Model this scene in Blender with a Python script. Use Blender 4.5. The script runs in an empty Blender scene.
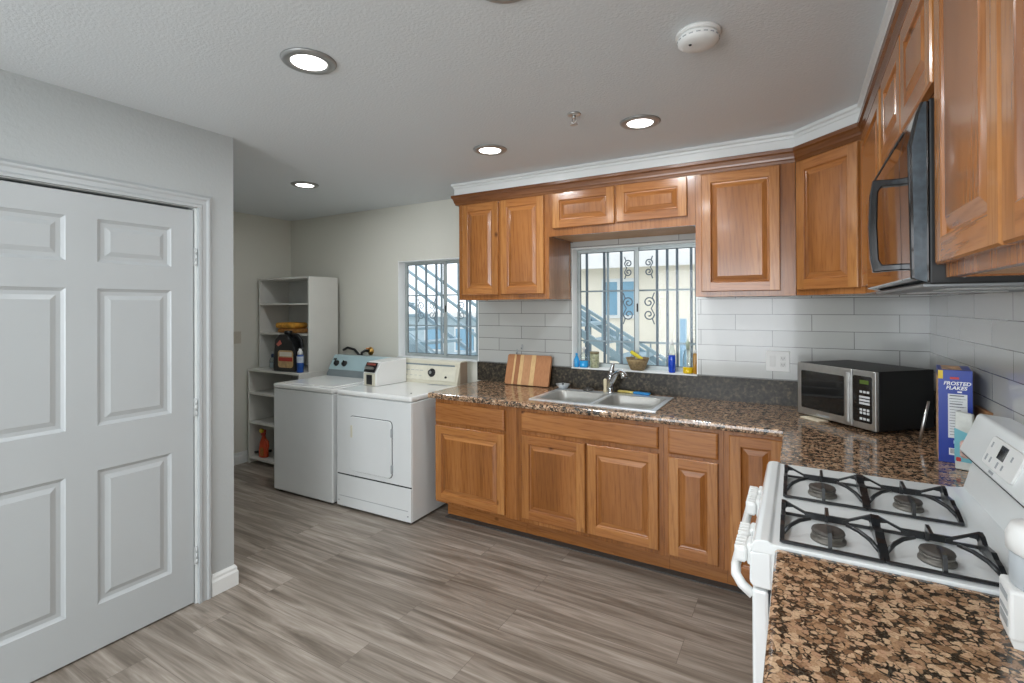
import bpy, bmesh, math, random
from mathutils import Vector, Matrix
random.seed(7)
S = bpy.context.scene
COL = S.collection
PI = math.pi

# ---------------------------------------------------------------- camera
cam_d = bpy.data.cameras.new('camera')
cam = bpy.data.objects.new('camera', cam_d); COL.objects.link(cam)
def cam_basis():
    a = math.radians(29.8726); b = math.radians(-.1999); g = math.radians(-.2235)
    r = Vector((math.cos(a), math.sin(a), 0)); f = Vector((-math.sin(a), math.cos(a), 0)); u = Vector((0, 0, 1))
    f, u = f*math.cos(b)-u*math.sin(b), u*math.cos(b)+f*math.sin(b)
    r, u = r*math.cos(g)+u*math.sin(g), u*math.cos(g)-r*math.sin(g)
    return r, u, f
_r, _u, _f = cam_basis()
cam.matrix_world = Matrix(((_r.x, _u.x, -_f.x, 0), (_r.y, _u.y, -_f.y, 0), (_r.z, _u.z, -_f.z, 1.5046), (0, 0, 0, 1)))
cam_d.sensor_fit = 'HORIZONTAL'; cam_d.sensor_width = 36
cam_d.lens = 497.12/1024*36
cam_d.shift_y = -(341.5-305.23)/1024
cam_d.clip_start = .02; cam_d.clip_end = 200
S.camera = cam

# ---------------------------------------------------------------- light
W = bpy.data.worlds.new('overcast_sky'); S.world = W; W.use_nodes = True
W.node_tree.nodes['Background'].inputs[0].default_value = (.90, .95, 1, 1)
W.node_tree.nodes['Background'].inputs[1].default_value = 1.9
vs = S.view_settings
vs.view_transform = 'Standard'; vs.look = 'None'; vs.gamma = 1; vs.exposure = 0.0; vs.use_curve_mapping = False
S.cycles.max_bounces = 8; S.cycles.diffuse_bounces = 5; S.cycles.glossy_bounces = 4
S.cycles.transparent_max_bounces = 12; S.cycles.sample_clamp_indirect = 6
CAN_W = 6.0; CAN_C = (.95, .98, 1)
def area(name, loc, aim, size, size_y, watt, colour, shape='RECTANGLE', spread=PI):
    d = bpy.data.lights.new(name, 'AREA'); d.shape = shape; d.size = size; d.size_y = size_y
    d.energy = watt; d.color = colour; d.spread = spread
    o = bpy.data.objects.new(name, d); COL.objects.link(o); o.location = loc
    o.rotation_euler = Vector(aim).to_track_quat('-Z', 'Y').to_euler(); return o
# fill lamp added behind the camera as rear daylight; then two window portals
area('rear_daylight_fill', (-1.2, -2.72, 1.35), (0, 1, 0.02), 2.3, 1.7, 84, (.9, .95, 1))
area('daylight_laundry_window', (-2.73, 3.64, 1.5), (0, -1, -.15), .8, .8, 7, (.9, .96, 1)).data.cycles.is_portal = True
area('daylight_kitchen_window', (-1.01, 3.68, 1.5), (0, -1, -.15), .8, .8, 7, (.93, .97, 1)).data.cycles.is_portal = True

# ---------------------------------------------------------------- materials
def lin(h):
    h = h.lstrip('#'); c = [int(h[i:i+2], 16)/255 for i in (0, 2, 4)]
    return tuple(x/12.92 if x <= .04045 else ((x+.055)/1.055)**2.4 for x in c)+(1,)
class NT:
    def __init__(s, name):
        s.m = bpy.data.materials.new(name); s.m.use_nodes = True
        s.t = s.m.node_tree; s.b = s.t.nodes['Principled BSDF']; s.out = s.t.nodes['Material Output']
    def n(s, kind, **kw):
        x = s.t.nodes.new(kind)
        for k, v in kw.items():
            if k.startswith('i_'): x.inputs[k[2:].replace('_', ' ')].default_value = v
            else: setattr(x, k, v)
        return x
    def l(s, a, b): s.t.links.new(a, b)
    def ramp(s, fac, stops, interp='LINEAR'):
        r = s.n('ShaderNodeValToRGB'); r.color_ramp.interpolation = interp
        e = r.color_ramp.elements
        e[0].position, e[0].color = stops[0]; e[1].position, e[1].color = stops[-1]
        for p, c in stops[1:-1]:
            q = e.new(p); q.color = c
        s.l(fac, r.inputs[0]); return r.outputs[0]
    def coords(s, scale=(1, 1, 1), rnd=0., loc=(0, 0, 0)):
        tc = s.n('ShaderNodeTexCoord'); v = tc.outputs['Object']
        if rnd:
            oi = s.n('ShaderNodeObjectInfo'); mu = s.n('ShaderNodeMath', operation='MULTIPLY'); mu.inputs[1].default_value = rnd
            s.l(oi.outputs['Random'], mu.inputs[0]); ad = s.n('ShaderNodeVectorMath', operation='ADD')
            s.l(v, ad.inputs[0]); s.l(mu.outputs[0], ad.inputs[1]); v = ad.outputs[0]
        mp = s.n('ShaderNodeMapping'); mp.inputs['Scale'].default_value = scale; mp.inputs['Location'].default_value = loc
        s.l(v, mp.inputs[0]); return mp.outputs[0]
    def mix(s, fac, a, b, mode='MIX'):
        m = s.n('ShaderNodeMix', data_type='RGBA', blend_type=mode)
        for sock, v in ((m.inputs[0], fac), (m.inputs[6], a), (m.inputs[7], b)):
            if hasattr(v, 'is_linked'): s.l(v, sock)
            else: sock.default_value = v
        return m.outputs[2]
    def bump(s, h, strength=.2, dist=.002):
        b = s.n('ShaderNodeBump'); b.inputs['Strength'].default_value = strength; b.inputs['Distance'].default_value = dist
        s.l(h, b.inputs['Height']); s.l(b.outputs[0], s.b.inputs['Normal'])
    def set(s, **kw):
        for k, v in kw.items():
            sock = s.b.inputs[k.replace('_', ' ')]
            if hasattr(v, 'is_linked'): s.l(v, sock)
            else: sock.default_value = v
        return s.m
def plain(name, colour, rough=.5, metal=0., coat=0., vary=.04, scale=8.):
    t = NT(name); c = lin(colour)
    no = t.n('ShaderNodeTexNoise'); no.inputs['Scale'].default_value = scale; no.inputs['Detail'].default_value = 3
    t.l(t.coords(), no.inputs['Vector'])
    d = tuple(x*(1-vary) for x in c[:3])+(1,); u = tuple(min(1, x*(1+vary)) for x in c[:3])+(1,)
    return t.set(Base_Color=t.ramp(no.outputs[0], [(.3, d), (.7, u)]), Roughness=rough, Metallic=metal, Coat_Weight=coat)
def painted(name, colour, scale, strength, dist, rough=.6):
    t = NT(name); no = t.n('ShaderNodeTexNoise'); no.inputs['Scale'].default_value = scale; no.inputs['Detail'].default_value = 4
    t.l(t.coords(), no.inputs['Vector']); t.bump(no.outputs[0], strength, dist)
    return t.set(Base_Color=lin(colour), Roughness=rough)
def oak(name, scale, dark, mid, light, gl=.26, knots=False):
    t = NT(name)
    v = t.coords(scale, rnd=7.)
    big = t.n('ShaderNodeTexNoise'); big.inputs['Scale'].default_value = .5; big.inputs['Detail'].default_value = 3; t.l(v, big.inputs['Vector'])
    wv = t.n('ShaderNodeTexWave', wave_type='BANDS', bands_direction='DIAGONAL'); wv.inputs['Scale'].default_value = 1.5; wv.inputs['Distortion'].default_value = 9
    wv.inputs['Detail'].default_value = 3; wv.inputs['Detail Scale'].default_value = .35; t.l(v, wv.inputs['Vector'])
    v2 = t.coords(tuple(9*x for x in scale), rnd=3.)
    fi = t.n('ShaderNodeTexNoise'); fi.inputs['Scale'].default_value = 1.; fi.inputs['Detail'].default_value = 5; t.l(v2, fi.inputs['Vector'])
    base = t.ramp(big.outputs[0], [(.3, lin(dark)), (.5, lin(mid)), (.72, lin(light))])
    g = t.ramp(wv.outputs[1], [(.0, (.62, .52, .44, 1)), (.28, (1, 1, 1, 1)), (1, (1.0, 1.0, 1.0, 1))])
    c = t.mix(.32, base, g, 'MULTIPLY')
    f = t.ramp(fi.outputs[0], [(.34, (.58, .48, .4, 1)), (.5, (1, 1, 1, 1))])
    c = t.mix(.5, c, f, 'MULTIPLY')
    if knots:
        kv = t.n('ShaderNodeTexVoronoi', feature='F1'); kv.inputs['Scale'].default_value = 4.5; t.l(t.coords((1, 1, .7) if scale[2] < 2 else (.7, .7, 1), rnd=5.), kv.inputs['Vector'])
        km = t.ramp(kv.outputs['Distance'], [(.03, (1, 1, 1, 1)), (.085, (0, 0, 0, 1))])
        c = t.mix(km, c, lin('#4E2A12'))
    t.bump(fi.outputs[0], .1, .001)
    return t.set(Base_Color=c, Roughness=gl, Coat_Weight=.3, Coat_Roughness=.12)
OAK_V = oak('varnished_oak_upright_grain', (13, 13, .95), '#85501F', '#9A612E', '#AD733E')
OAK_S = oak('varnished_oak_stile_grain', (13, 13, .95), '#95602F', '#AA713B', '#BC844B', knots=True)
OAK_H = oak('varnished_oak_level_grain', (.95, .95, 13), '#935C2E', '#A76C38', '#B97E46', knots=True)
OAK_C = oak('dark_oak_moulding', (1.2, 1.2, 16), '#643A1A', '#794A25', '#8C5A30')
PLY = plain('bare_cabinet_underside', '#B98B5C', .5, vary=.1)
WALL = painted('painted_wall', '#DAD9CF', 70, .25, .003, .55)
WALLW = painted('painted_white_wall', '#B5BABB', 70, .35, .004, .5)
CEIL = painted('orange_peel_ceiling', '#DADFE2', 95, .45, .004, .6)
TRIMW = plain('white_gloss_trim', '#E2E5E4', .35, vary=.01)
REVW = plain('sky_lit_white_reveal', '#F4F6F6', .4, vary=.01)  # whiter copy of the trim: sky light on the reveals put into the colour
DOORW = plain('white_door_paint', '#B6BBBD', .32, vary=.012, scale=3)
ENAMEL = plain('white_enamel', '#E9EAE8', .22, coat=.4, vary=.01)
ENAMEL2 = plain('cool_white_enamel', '#DFE2E2', .25, coat=.3, vary=.01)
STOVEW = plain('stove_white_enamel', '#E8ECEC', .2, coat=.4, vary=.01)
BEIGE = plain('beige_console', '#CFCBB8', .4, vary=.04)
BEIGE2 = plain('beige_console_face', '#D8D5C4', .35, vary=.05, scale=30)
BROWNBEIGE = plain('taupe_console_end', '#A08F7C', .5)
CONSBLUE = plain('pale_blue_console', '#A9C3C9', .3, coat=.3)
GREYB = plain('grey_console_band', '#7C878B', .4)
BLACK = plain('black_plastic', '#17181A', .35)
BLACKG = plain('black_gloss', '#0B0D0F', .06, coat=.6)
BLACKM = plain('satin_black_metal', '#08090A', .45, vary=.15)
IRON = plain('cast_iron_black', '#15181B', .32, vary=.25, scale=40, coat=.3)
STEEL = plain('brushed_steel', '#D2D3D2', .32, metal=1., vary=.06, scale=30)
SINKST = plain('sink_steel', '#DDE2E5', .28, metal=.55, vary=.04, scale=20)
CHROME = plain('chrome', '#D4D6D8', .12, metal=1., vary=.02)
BASIN = plain('sink_basin_steel', '#B4B3AE', .36, metal=.5, vary=.06, scale=20)
ALU = plain('aluminium_window_frame', '#B4BCBC', .4, metal=.3)
RUBBER = plain('dark_gap', '#26282A', .8)
SHELFW = plain('white_laminate', '#D3D2CC', .45, vary=.02)
PLASTICW = plain('white_plastic', '#E4E5E3', .35, vary=.02)
GREYP = plain('grey_plastic', '#9EA3A6', .4)
BURN = plain('burner_metal', '#77736C', .45, metal=.5, vary=.2, scale=60)
BURNCAP = plain('burner_cap_dark', '#45403B', .55, vary=.25, scale=60)
CREAM = plain('cream_stucco', '#EFE8D8', .85, vary=.04, scale=3)
RAILB = plain('blue_grey_painted_steel', '#8FA6B2', .45)
RAILD = plain('slate_painted_steel', '#5D7280', .45)
GRILLE = plain('grille_painted_iron', '#5F6C77', .5)
GRILLEL = plain('grille_pale_iron', '#93A0A6', .5)
CONC = plain('concrete', '#BDBCB6', .9, vary=.1)
BLUEH = plain('blue_grey_siding', '#AEC0C8', .8, vary=.06)
ROOFW = plain('pale_roof', '#E7E6E4', .8)
def glass_mat(name, gl=.08, tint=(1, 1, 1, 1)):
    t = NT(name); tr = t.n('ShaderNodeBsdfTransparent'); tr.inputs[0].default_value = tint
    g = t.n('ShaderNodeBsdfGlossy'); g.inputs['Roughness'].default_value = .02
    lw = t.n('ShaderNodeLayerWeight'); lw.inputs[0].default_value = .25
    m = t.n('ShaderNodeMath', operation='MULTIPLY_ADD'); m.inputs[1].default_value = gl*1.6; m.inputs[2].default_value = gl*.2
    t.l(lw.outputs['Fresnel'], m.inputs[0])
    x = t.n('ShaderNodeMixShader'); t.l(m.outputs[0], x.inputs[0]); t.l(tr.outputs[0], x.inputs[1]); t.l(g.outputs[0], x.inputs[2])
    t.l(x.outputs[0], t.out.inputs[0]); return t.m
PANE = glass_mat('window_glass', .05, (.985, .995, 1, 1))
CLEARP = glass_mat('clear_plastic', .3, (.86, .9, .9, 1))
def emit(name, colour, strength):
    t = NT(name); return t.set(Base_Color=(0, 0, 0, 1), Emission_Color=colour, Emission_Strength=strength)
LENS = emit('lit_lamp_lens', (1, .97, .92, 1), 7)
DISP = emit('green_clock_display', (.25, .4, .05, 1), .25)
def liquid(name, c): return plain(name, c, .12, coat=.5, vary=.05)
BLUEL = liquid('blue_liquid', '#1247C4'); YELL = liquid('yellow_liquid', '#E0BE10'); LBLUE = liquid('light_blue_liquid', '#2E9FDF'); AMBER = liquid('amber_oil', '#A97A22')
def granite():
    t = NT('brown_granite'); v = t.coords()
    no = t.n('ShaderNodeTexNoise'); no.inputs['Scale'].default_value = 75; no.inputs['Detail'].default_value = 3; t.l(v, no.inputs['Vector'])
    sub = t.n('ShaderNodeVectorMath', operation='SUBTRACT'); sub.inputs[1].default_value = (.5, .5, .5); t.l(no.outputs['Color'], sub.inputs[0])
    sc = t.n('ShaderNodeVectorMath', operation='SCALE'); sc.inputs['Scale'].default_value = .014; t.l(sub.outputs[0], sc.inputs[0])
    ad = t.n('ShaderNodeVectorMath', operation='ADD'); t.l(v, ad.inputs[0]); t.l(sc.outputs[0], ad.inputs[1])
    e = t.n('ShaderNodeTexVoronoi', feature='DISTANCE_TO_EDGE'); e.inputs['Scale'].default_value = 70; t.l(ad.outputs[0], e.inputs['Vector'])
    c = t.n('ShaderNodeTexVoronoi', feature='F1'); c.inputs['Scale'].default_value = 70; t.l(ad.outputs[0], c.inputs['Vector'])
    big = t.n('ShaderNodeTexNoise'); big.inputs['Scale'].default_value = 38; big.inputs['Detail'].default_value = 3; t.l(v, big.inputs['Vector'])
    sp = t.n('ShaderNodeTexNoise'); sp.inputs['Scale'].default_value = 210; sp.inputs['Detail'].default_value = 4; t.l(v, sp.inputs['Vector'])
    cell = t.n('ShaderNodeSeparateColor'); t.l(c.outputs['Color'], cell.inputs[0])
    brown = t.ramp(cell.outputs[0], [(0, lin('#80624A')), (.3, lin('#AD8A6B')), (.6, lin('#D0B292')), (.85, lin('#BC977A')), (1, lin('#73563F'))])
    spk = t.ramp(sp.outputs[0], [(.36, (.62, .58, .54, 1)), (.54, (1.06, 1.06, 1.06, 1))])
    brown = t.mix(.8, brown, spk, 'MULTIPLY')
    ma = t.n('ShaderNodeMath', operation='MULTIPLY_ADD'); ma.inputs[1].default_value = -1.0; ma.inputs[2].default_value = .485; t.l(big.outputs[0], ma.inputs[0])
    su = t.n('ShaderNodeMath', operation='ADD'); t.l(e.outputs['Distance'], su.inputs[0]); t.l(ma.outputs[0], su.inputs[1])
    mask = t.ramp(su.outputs[0], [(.02, (0, 0, 0, 1)), (.11, (1, 1, 1, 1))])
    blk = t.ramp(sp.outputs[0], [(.4, lin('#171412')), (.62, lin('#4A443A'))])
    return t.set(Base_Color=t.mix(mask, blk, brown), Roughness=.13, Coat_Weight=.2, Coat_Roughness=.05)
GRAN = granite()
def granite_dark():
    t = NT('dark_speckled_granite'); v = t.coords()
    sp = t.n('ShaderNodeTexVoronoi', feature='F1'); sp.inputs['Scale'].default_value = 120; t.l(v, sp.inputs['Vector'])
    no = t.n('ShaderNodeTexNoise'); no.inputs['Scale'].default_value = 60; no.inputs['Detail'].default_value = 4; t.l(v, no.inputs['Vector'])
    c = t.ramp(no.outputs[0], [(.35, lin('#26241F')), (.55, lin('#403B33')), (.75, lin('#6A5F4E'))])
    s = t.ramp(sp.outputs['Distance'], [(.0, (1.5, 1.4, 1.25, 1)), (.35, (.9, .9, .9, 1))])
    return t.set(Base_Color=t.mix(.7, c, s, 'MULTIPLY'), Roughness=.3, Specular_IOR_Level=.3)
GRAND = granite_dark()
def tile_mat(name, axis, off_u):
    t = NT(name); tc = t.n('ShaderNodeTexCoord'); sx = t.n('ShaderNodeSeparateXYZ'); t.l(tc.outputs['Object'], sx.inputs[0])
    a = t.n('ShaderNodeMath', operation='ADD'); a.inputs[1].default_value = off_u; t.l(sx.outputs[axis], a.inputs[0])
    b = t.n('ShaderNodeMath', operation='ADD'); b.inputs[1].default_value = .0985*20-1.4523; t.l(sx.outputs[2], b.inputs[0])
    cx = t.n('ShaderNodeCombineXYZ'); t.l(a.outputs[0], cx.inputs[0]); t.l(b.outputs[0], cx.inputs[1])
    br = t.n('ShaderNodeTexBrick', offset=.5, offset_frequency=2)
    for k, v in (('Scale', 1), ('Mortar Size', .0019), ('Mortar Smooth', .1), ('Bias', 0), ('Brick Width', .413), ('Row Height', .0985)):
        br.inputs[k].default_value = v
    br.inputs['Color1'].default_value = lin('#B3B5B2'); br.inputs['Color2'].default_value = lin('#BDBFBC'); br.inputs['Mortar'].default_value = lin('#666764')
    t.l(cx.outputs[0], br.inputs['Vector']); t.bump(br.outputs['Fac'], -.3, .002)
    return t.set(Base_Color=br.outputs['Color'], Roughness=.16, Coat_Weight=.2)
# a joint of the row between 1.354 and 1.452 lies at x=-0.134 on the back wall
TILEB = tile_mat('long_grey_wall_tile_back', 0, .413*20+.134+.2065)
TILEL = tile_mat('long_grey_wall_tile_left_part', 0, .413*20+1.883+.2065)
TILET = tile_mat('long_grey_wall_tile_over_window', 0, .413*20+1.097)
TILER = tile_mat('long_grey_wall_tile_right', 1, .413*20-2.44)
def floor_mat():
    t = NT('grey_brown_plank_floor'); tc = t.n('ShaderNodeTexCoord')
    br = t.n('ShaderNodeTexBrick', offset=.37, offset_frequency=2)
    for k, v in (('Scale', 1), ('Mortar Size', .0012), ('Mortar Smooth', .2), ('Bias', 0), ('Brick Width', 1.22), ('Row Height', .18)):
        br.inputs[k].default_value = v
    br.inputs['Color1'].default_value = (0, 0, 0, 1); br.inputs['Color2'].default_value = (1, 1, 1, 1); br.inputs['Mortar'].default_value = (.5, .5, .5, 1)
    t.l(tc.outputs['Object'], br.inputs['Vector'])
    sh = t.n('ShaderNodeVectorMath', operation='SCALE'); sh.inputs['Scale'].default_value = 3.7; t.l(br.outputs['Color'], sh.inputs[0])
    ad = t.n('ShaderNodeVectorMath', operation='ADD'); t.l(tc.outputs['Object'], ad.inputs[0]); t.l(sh.outputs[0], ad.inputs[1])
    mp = t.n('ShaderNodeMapping'); mp.inputs['Scale'].default_value = (1.0, 13, 1); t.l(ad.outputs[0], mp.inputs[0])
    n1 = t.n('ShaderNodeTexNoise'); n1.inputs['Scale'].default_value = 1.2; n1.inputs['Detail'].default_value = 6; n1.inputs['Roughness'].default_value = .6; n1.inputs['Distortion'].default_value = 1.1; t.l(mp.outputs[0], n1.inputs['Vector'])
    mp2 = t.n('ShaderNodeMapping'); mp2.inputs['Scale'].default_value = (3, 90, 1); t.l(ad.outputs[0], mp2.inputs[0])
    n2 = t.n('ShaderNodeTexNoise'); n2.inputs['Scale'].default_value = 1.5; n2.inputs['Detail'].default_value = 4; t.l(mp2.outputs[0], n2.inputs['Vector'])
    c = t.ramp(n1.outputs[0], [(.25, lin('#635A50')), (.42, lin('#81776C')), (.56, lin('#9C9287')), (.78, lin('#BFB6AC'))])
    f = t.ramp(n2.outputs[0], [(.38, (.74, .72, .69, 1)), (.6, (1.06, 1.04, 1.04, 1))])
    c = t.mix(.5, c, f, 'MULTIPLY')
    pl = t.ramp(br.outputs['Color'], [(0, (.93, .93, .93, 1)), (1, (1.04, 1.035, 1.03, 1))])
    c = t.mix(.5, c, pl, 'MULTIPLY')
    c = t.mix(br.outputs['Fac'], c, lin('#70665D'))
    t.bump(n2.outputs[0], .1, .0008)
    return t.set(Base_Color=c, Roughness=.38)
FLOOR = floor_mat()
def board_mat():
    t = NT('striped_board_wood'); tc = t.n('ShaderNodeTexCoord'); sx = t.n('ShaderNodeSeparateXYZ'); t.l(tc.outputs['Object'], sx.inputs[0])
    mr = t.n('ShaderNodeMapRange'); mr.inputs['From Min'].default_value = 0; mr.inputs['From Max'].default_value = .375; t.l(sx.outputs[0], mr.inputs[0])
    a, b, c, d = lin('#B57E54'), lin('#D9B681'), lin('#A46D47'), lin('#C19066')
    col = t.ramp(mr.outputs[0], [(0, a), (.16, b), (.2, c), (.3, b), (.38, d), (.56, b), (.66, a), (1, a)], 'CONSTANT')
    no = t.n('ShaderNodeTexNoise'); no.inputs['Scale'].default_value = 1; no.inputs['Detail'].default_value = 5; t.l(t.coords((90, 90, 4)), no.inputs['Vector'])
    f = t.ramp(no.outputs[0], [(.35, (.8, .76, .72, 1)), (.6, (1, 1, 1, 1))])
    return t.set(Base_Color=t.mix(.6, col, f, 'MULTIPLY'), Roughness=.45)
BOARD = board_mat()

# ---------------------------------------------------------------- mesh helpers
def new(): return bmesh.new()
def box(bm, x0, x1, y0, y1, z0, z1, r=0., seg=2, mat=0, M=None):
    g = bmesh.ops.create_cube(bm, size=1)
    vs_ = g['verts']
    for v in vs_:
        v.co = Vector(((x0+x1)/2+v.co.x*(x1-x0), (y0+y1)/2+v.co.y*(y1-y0), (z0+z1)/2+v.co.z*(z1-z0)))
    fs = set(f for v in vs_ for f in v.link_faces)
    if r > 0:
        es = list(set(e for f in fs for e in f.edges))
        out = bmesh.ops.bevel(bm, geom=es, offset=min(r, .49*min(abs(x1-x0), abs(y1-y0), abs(z1-z0))), segments=seg, affect='EDGES', profile=.5)
        vs_ = list(set(out['verts'])); fs = set(f for v in vs_ for f in v.link_faces)
    for f in fs: f.material_index = mat
    if M is not None:
        for v in set(v for f in fs for v in f.verts): v.co = M @ v.co
    return fs
def prism(bm, pts, h0, h1, axis='Z', mat=0, r=0.):
    """polygon pts extruded along an axis: Z uses (x,y), Y uses (x,z), X uses (y,z)"""
    def P(p, h): return Vector((p[0], p[1], h)) if axis == 'Z' else (Vector((p[0], h, p[1])) if axis == 'Y' else Vector((h, p[0], p[1])))
    a = [bm.verts.new(P(p, h0)) for p in pts]; b = [bm.verts.new(P(p, h1)) for p in pts]
    fs = [bm.faces.new(a), bm.faces.new(b)]
    n = len(pts)
    for i in range(n): fs.append(bm.faces.new((a[i], a[(i+1) % n], b[(i+1) % n], b[i])))
    bmesh.ops.recalc_face_normals(bm, faces=fs)
    for f in fs: f.material_index = mat
    if r:
        es = list(set(e for f in fs for e in f.edges))
        bmesh.ops.bevel(bm, geom=es, offset=r, segments=2, affect='EDGES', profile=.5)
    return fs
def lathe(bm, prof, c=(0, 0, 0), n=24, mat=0, M=None, sx=1., sy=1.):
    rings = []
    for r, z in prof:
        rings.append([bm.verts.new(Vector((r*math.cos(2*PI*k/n)*sx, r*math.sin(2*PI*k/n)*sy, z))) for k in range(n)])
    fs = []
    for a, b in zip(rings, rings[1:]):
        for k in range(n): fs.append(bm.faces.new((a[k], a[(k+1) % n], b[(k+1) % n], b[k])))
    fs.append(bm.faces.new(rings[0][::-1])); fs.append(bm.faces.new(rings[-1]))
    for f in fs: f.material_index = mat; f.smooth = True
    fs[-1].smooth = fs[-2].smooth = False
    for rg in rings:
        for v in rg: v.co = (M @ v.co if M is not None else v.co)+Vector(c)
    bmesh.ops.recalc_face_normals(bm, faces=fs)
    return fs
def tube(bm, pts, r, n=8, mat=0, closed=False):
    pts = [Vector(p) for p in pts]; N = len(pts); rings = []; prev = None
    rr = r if hasattr(r, '__len__') else [r]*N
    for i, p in enumerate(pts):
        if closed: t = pts[(i+1) % N]-pts[i-1]
        else: t = (pts[min(i+1, N-1)]-pts[max(i-1, 0)])
        t.normalize()
        if prev is None:
            u = t.orthogonal().normalized()
        else:
            u = (prev-t*prev.dot(t)); u = u.normalized() if u.length > 1e-6 else t.orthogonal().normalized()
        prev = u; w = t.cross(u)
        rings.append([bm.verts.new(p+(u*math.cos(2*PI*k/n)+w*math.sin(2*PI*k/n))*rr[i]) for k in range(n)])
    fs = []
    pairs = list(zip(rings, rings[1:]))+([(rings[-1], rings[0])] if closed else [])
    for a, b in pairs:
        for k in range(n): fs.append(bm.faces.new((a[k], a[(k+1) % n], b[(k+1) % n], b[k])))
    if not closed:
        fs.append(bm.faces.new(rings[0][::-1])); fs.append(bm.faces.new(rings[-1]))
    for f in fs: f.material_index = mat; f.smooth = n > 5
    bmesh.ops.recalc_face_normals(bm, faces=fs)
    return fs
def bar(bm, a, b, w, d, mat=0, up=(0, 0, 1)):
    a, b = Vector(a), Vector(b); t = (b-a).normalized(); u = Vector(up)
    s = t.cross(u).normalized(); u = s.cross(t)
    vs_ = [[bm.verts.new(p+s*i*w/2+u*j*d/2) for i, j in ((-1, -1), (1, -1), (1, 1), (-1, 1))] for p in (a, b)]
    fs = [bm.faces.new(vs_[0]), bm.faces.new(vs_[1])]
    for k in range(4): fs.append(bm.faces.new((vs_[0][k], vs_[0][(k+1) % 4], vs_[1][(k+1) % 4], vs_[1][k])))
    bmesh.ops.recalc_face_normals(bm, faces=fs)
    for f in fs: f.material_index = mat
    return fs
def sphere(bm, c, r, sc=(1, 1, 1), mat=0, n=16):
    g = bmesh.ops.create_uvsphere(bm, u_segments=n, v_segments=n//2+2, radius=r)
    for v in g['verts']: v.co = Vector((v.co.x*sc[0], v.co.y*sc[1], v.co.z*sc[2]))+Vector(c)
    for f in set(f for v in g['verts'] for f in v.link_faces): f.material_index = mat; f.smooth = True
def sweep(bm, prof, path, mat=0, closed_prof=True):
    """prof: (out, z); path: xy polyline, the room on its right-hand side; mitred corners"""
    P_ = [Vector(p) for p in path]; N = len(P_); rings = []
    for i, p in enumerate(P_):
        d0 = (P_[i]-P_[i-1]).normalized() if i > 0 else None
        d1 = (P_[i+1]-P_[i]).normalized() if i < N-1 else None
        n0 = Vector((d0.y, -d0.x)) if d0 else None; n1 = Vector((d1.y, -d1.x)) if d1 else None
        if n0 is None: m = n1
        elif n1 is None: m = n0
        else: m = (n0+n1); m = m/(m.dot(n0))
        rings.append([bm.verts.new(Vector((p.x+m.x*o, p.y+m.y*o, z))) for o, z in prof])
    k = len(prof); fs = []
    for a, b in zip(rings, rings[1:]):
        for j in range(k if closed_prof else k-1): fs.append(bm.faces.new((a[j], a[(j+1) % k], b[(j+1) % k], b[j])))
    fs.append(bm.faces.new(rings[0])); fs.append(bm.faces.new(rings[-1]))
    bmesh.ops.recalc_face_normals(bm, faces=fs)
    for f in fs: f.material_index = mat
def frame_M(o, u):
    """local (right, up, out) -> world, with up = z and out = u x z"""
    u = Vector(u).normalized(); w = u.cross(Vector((0, 0, 1)))
    return Matrix(((u.x, 0, w.x, o[0]), (u.y, 0, w.y, o[1]), (u.z, 1, w.z, o[2]), (0, 0, 0, 1)))
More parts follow.
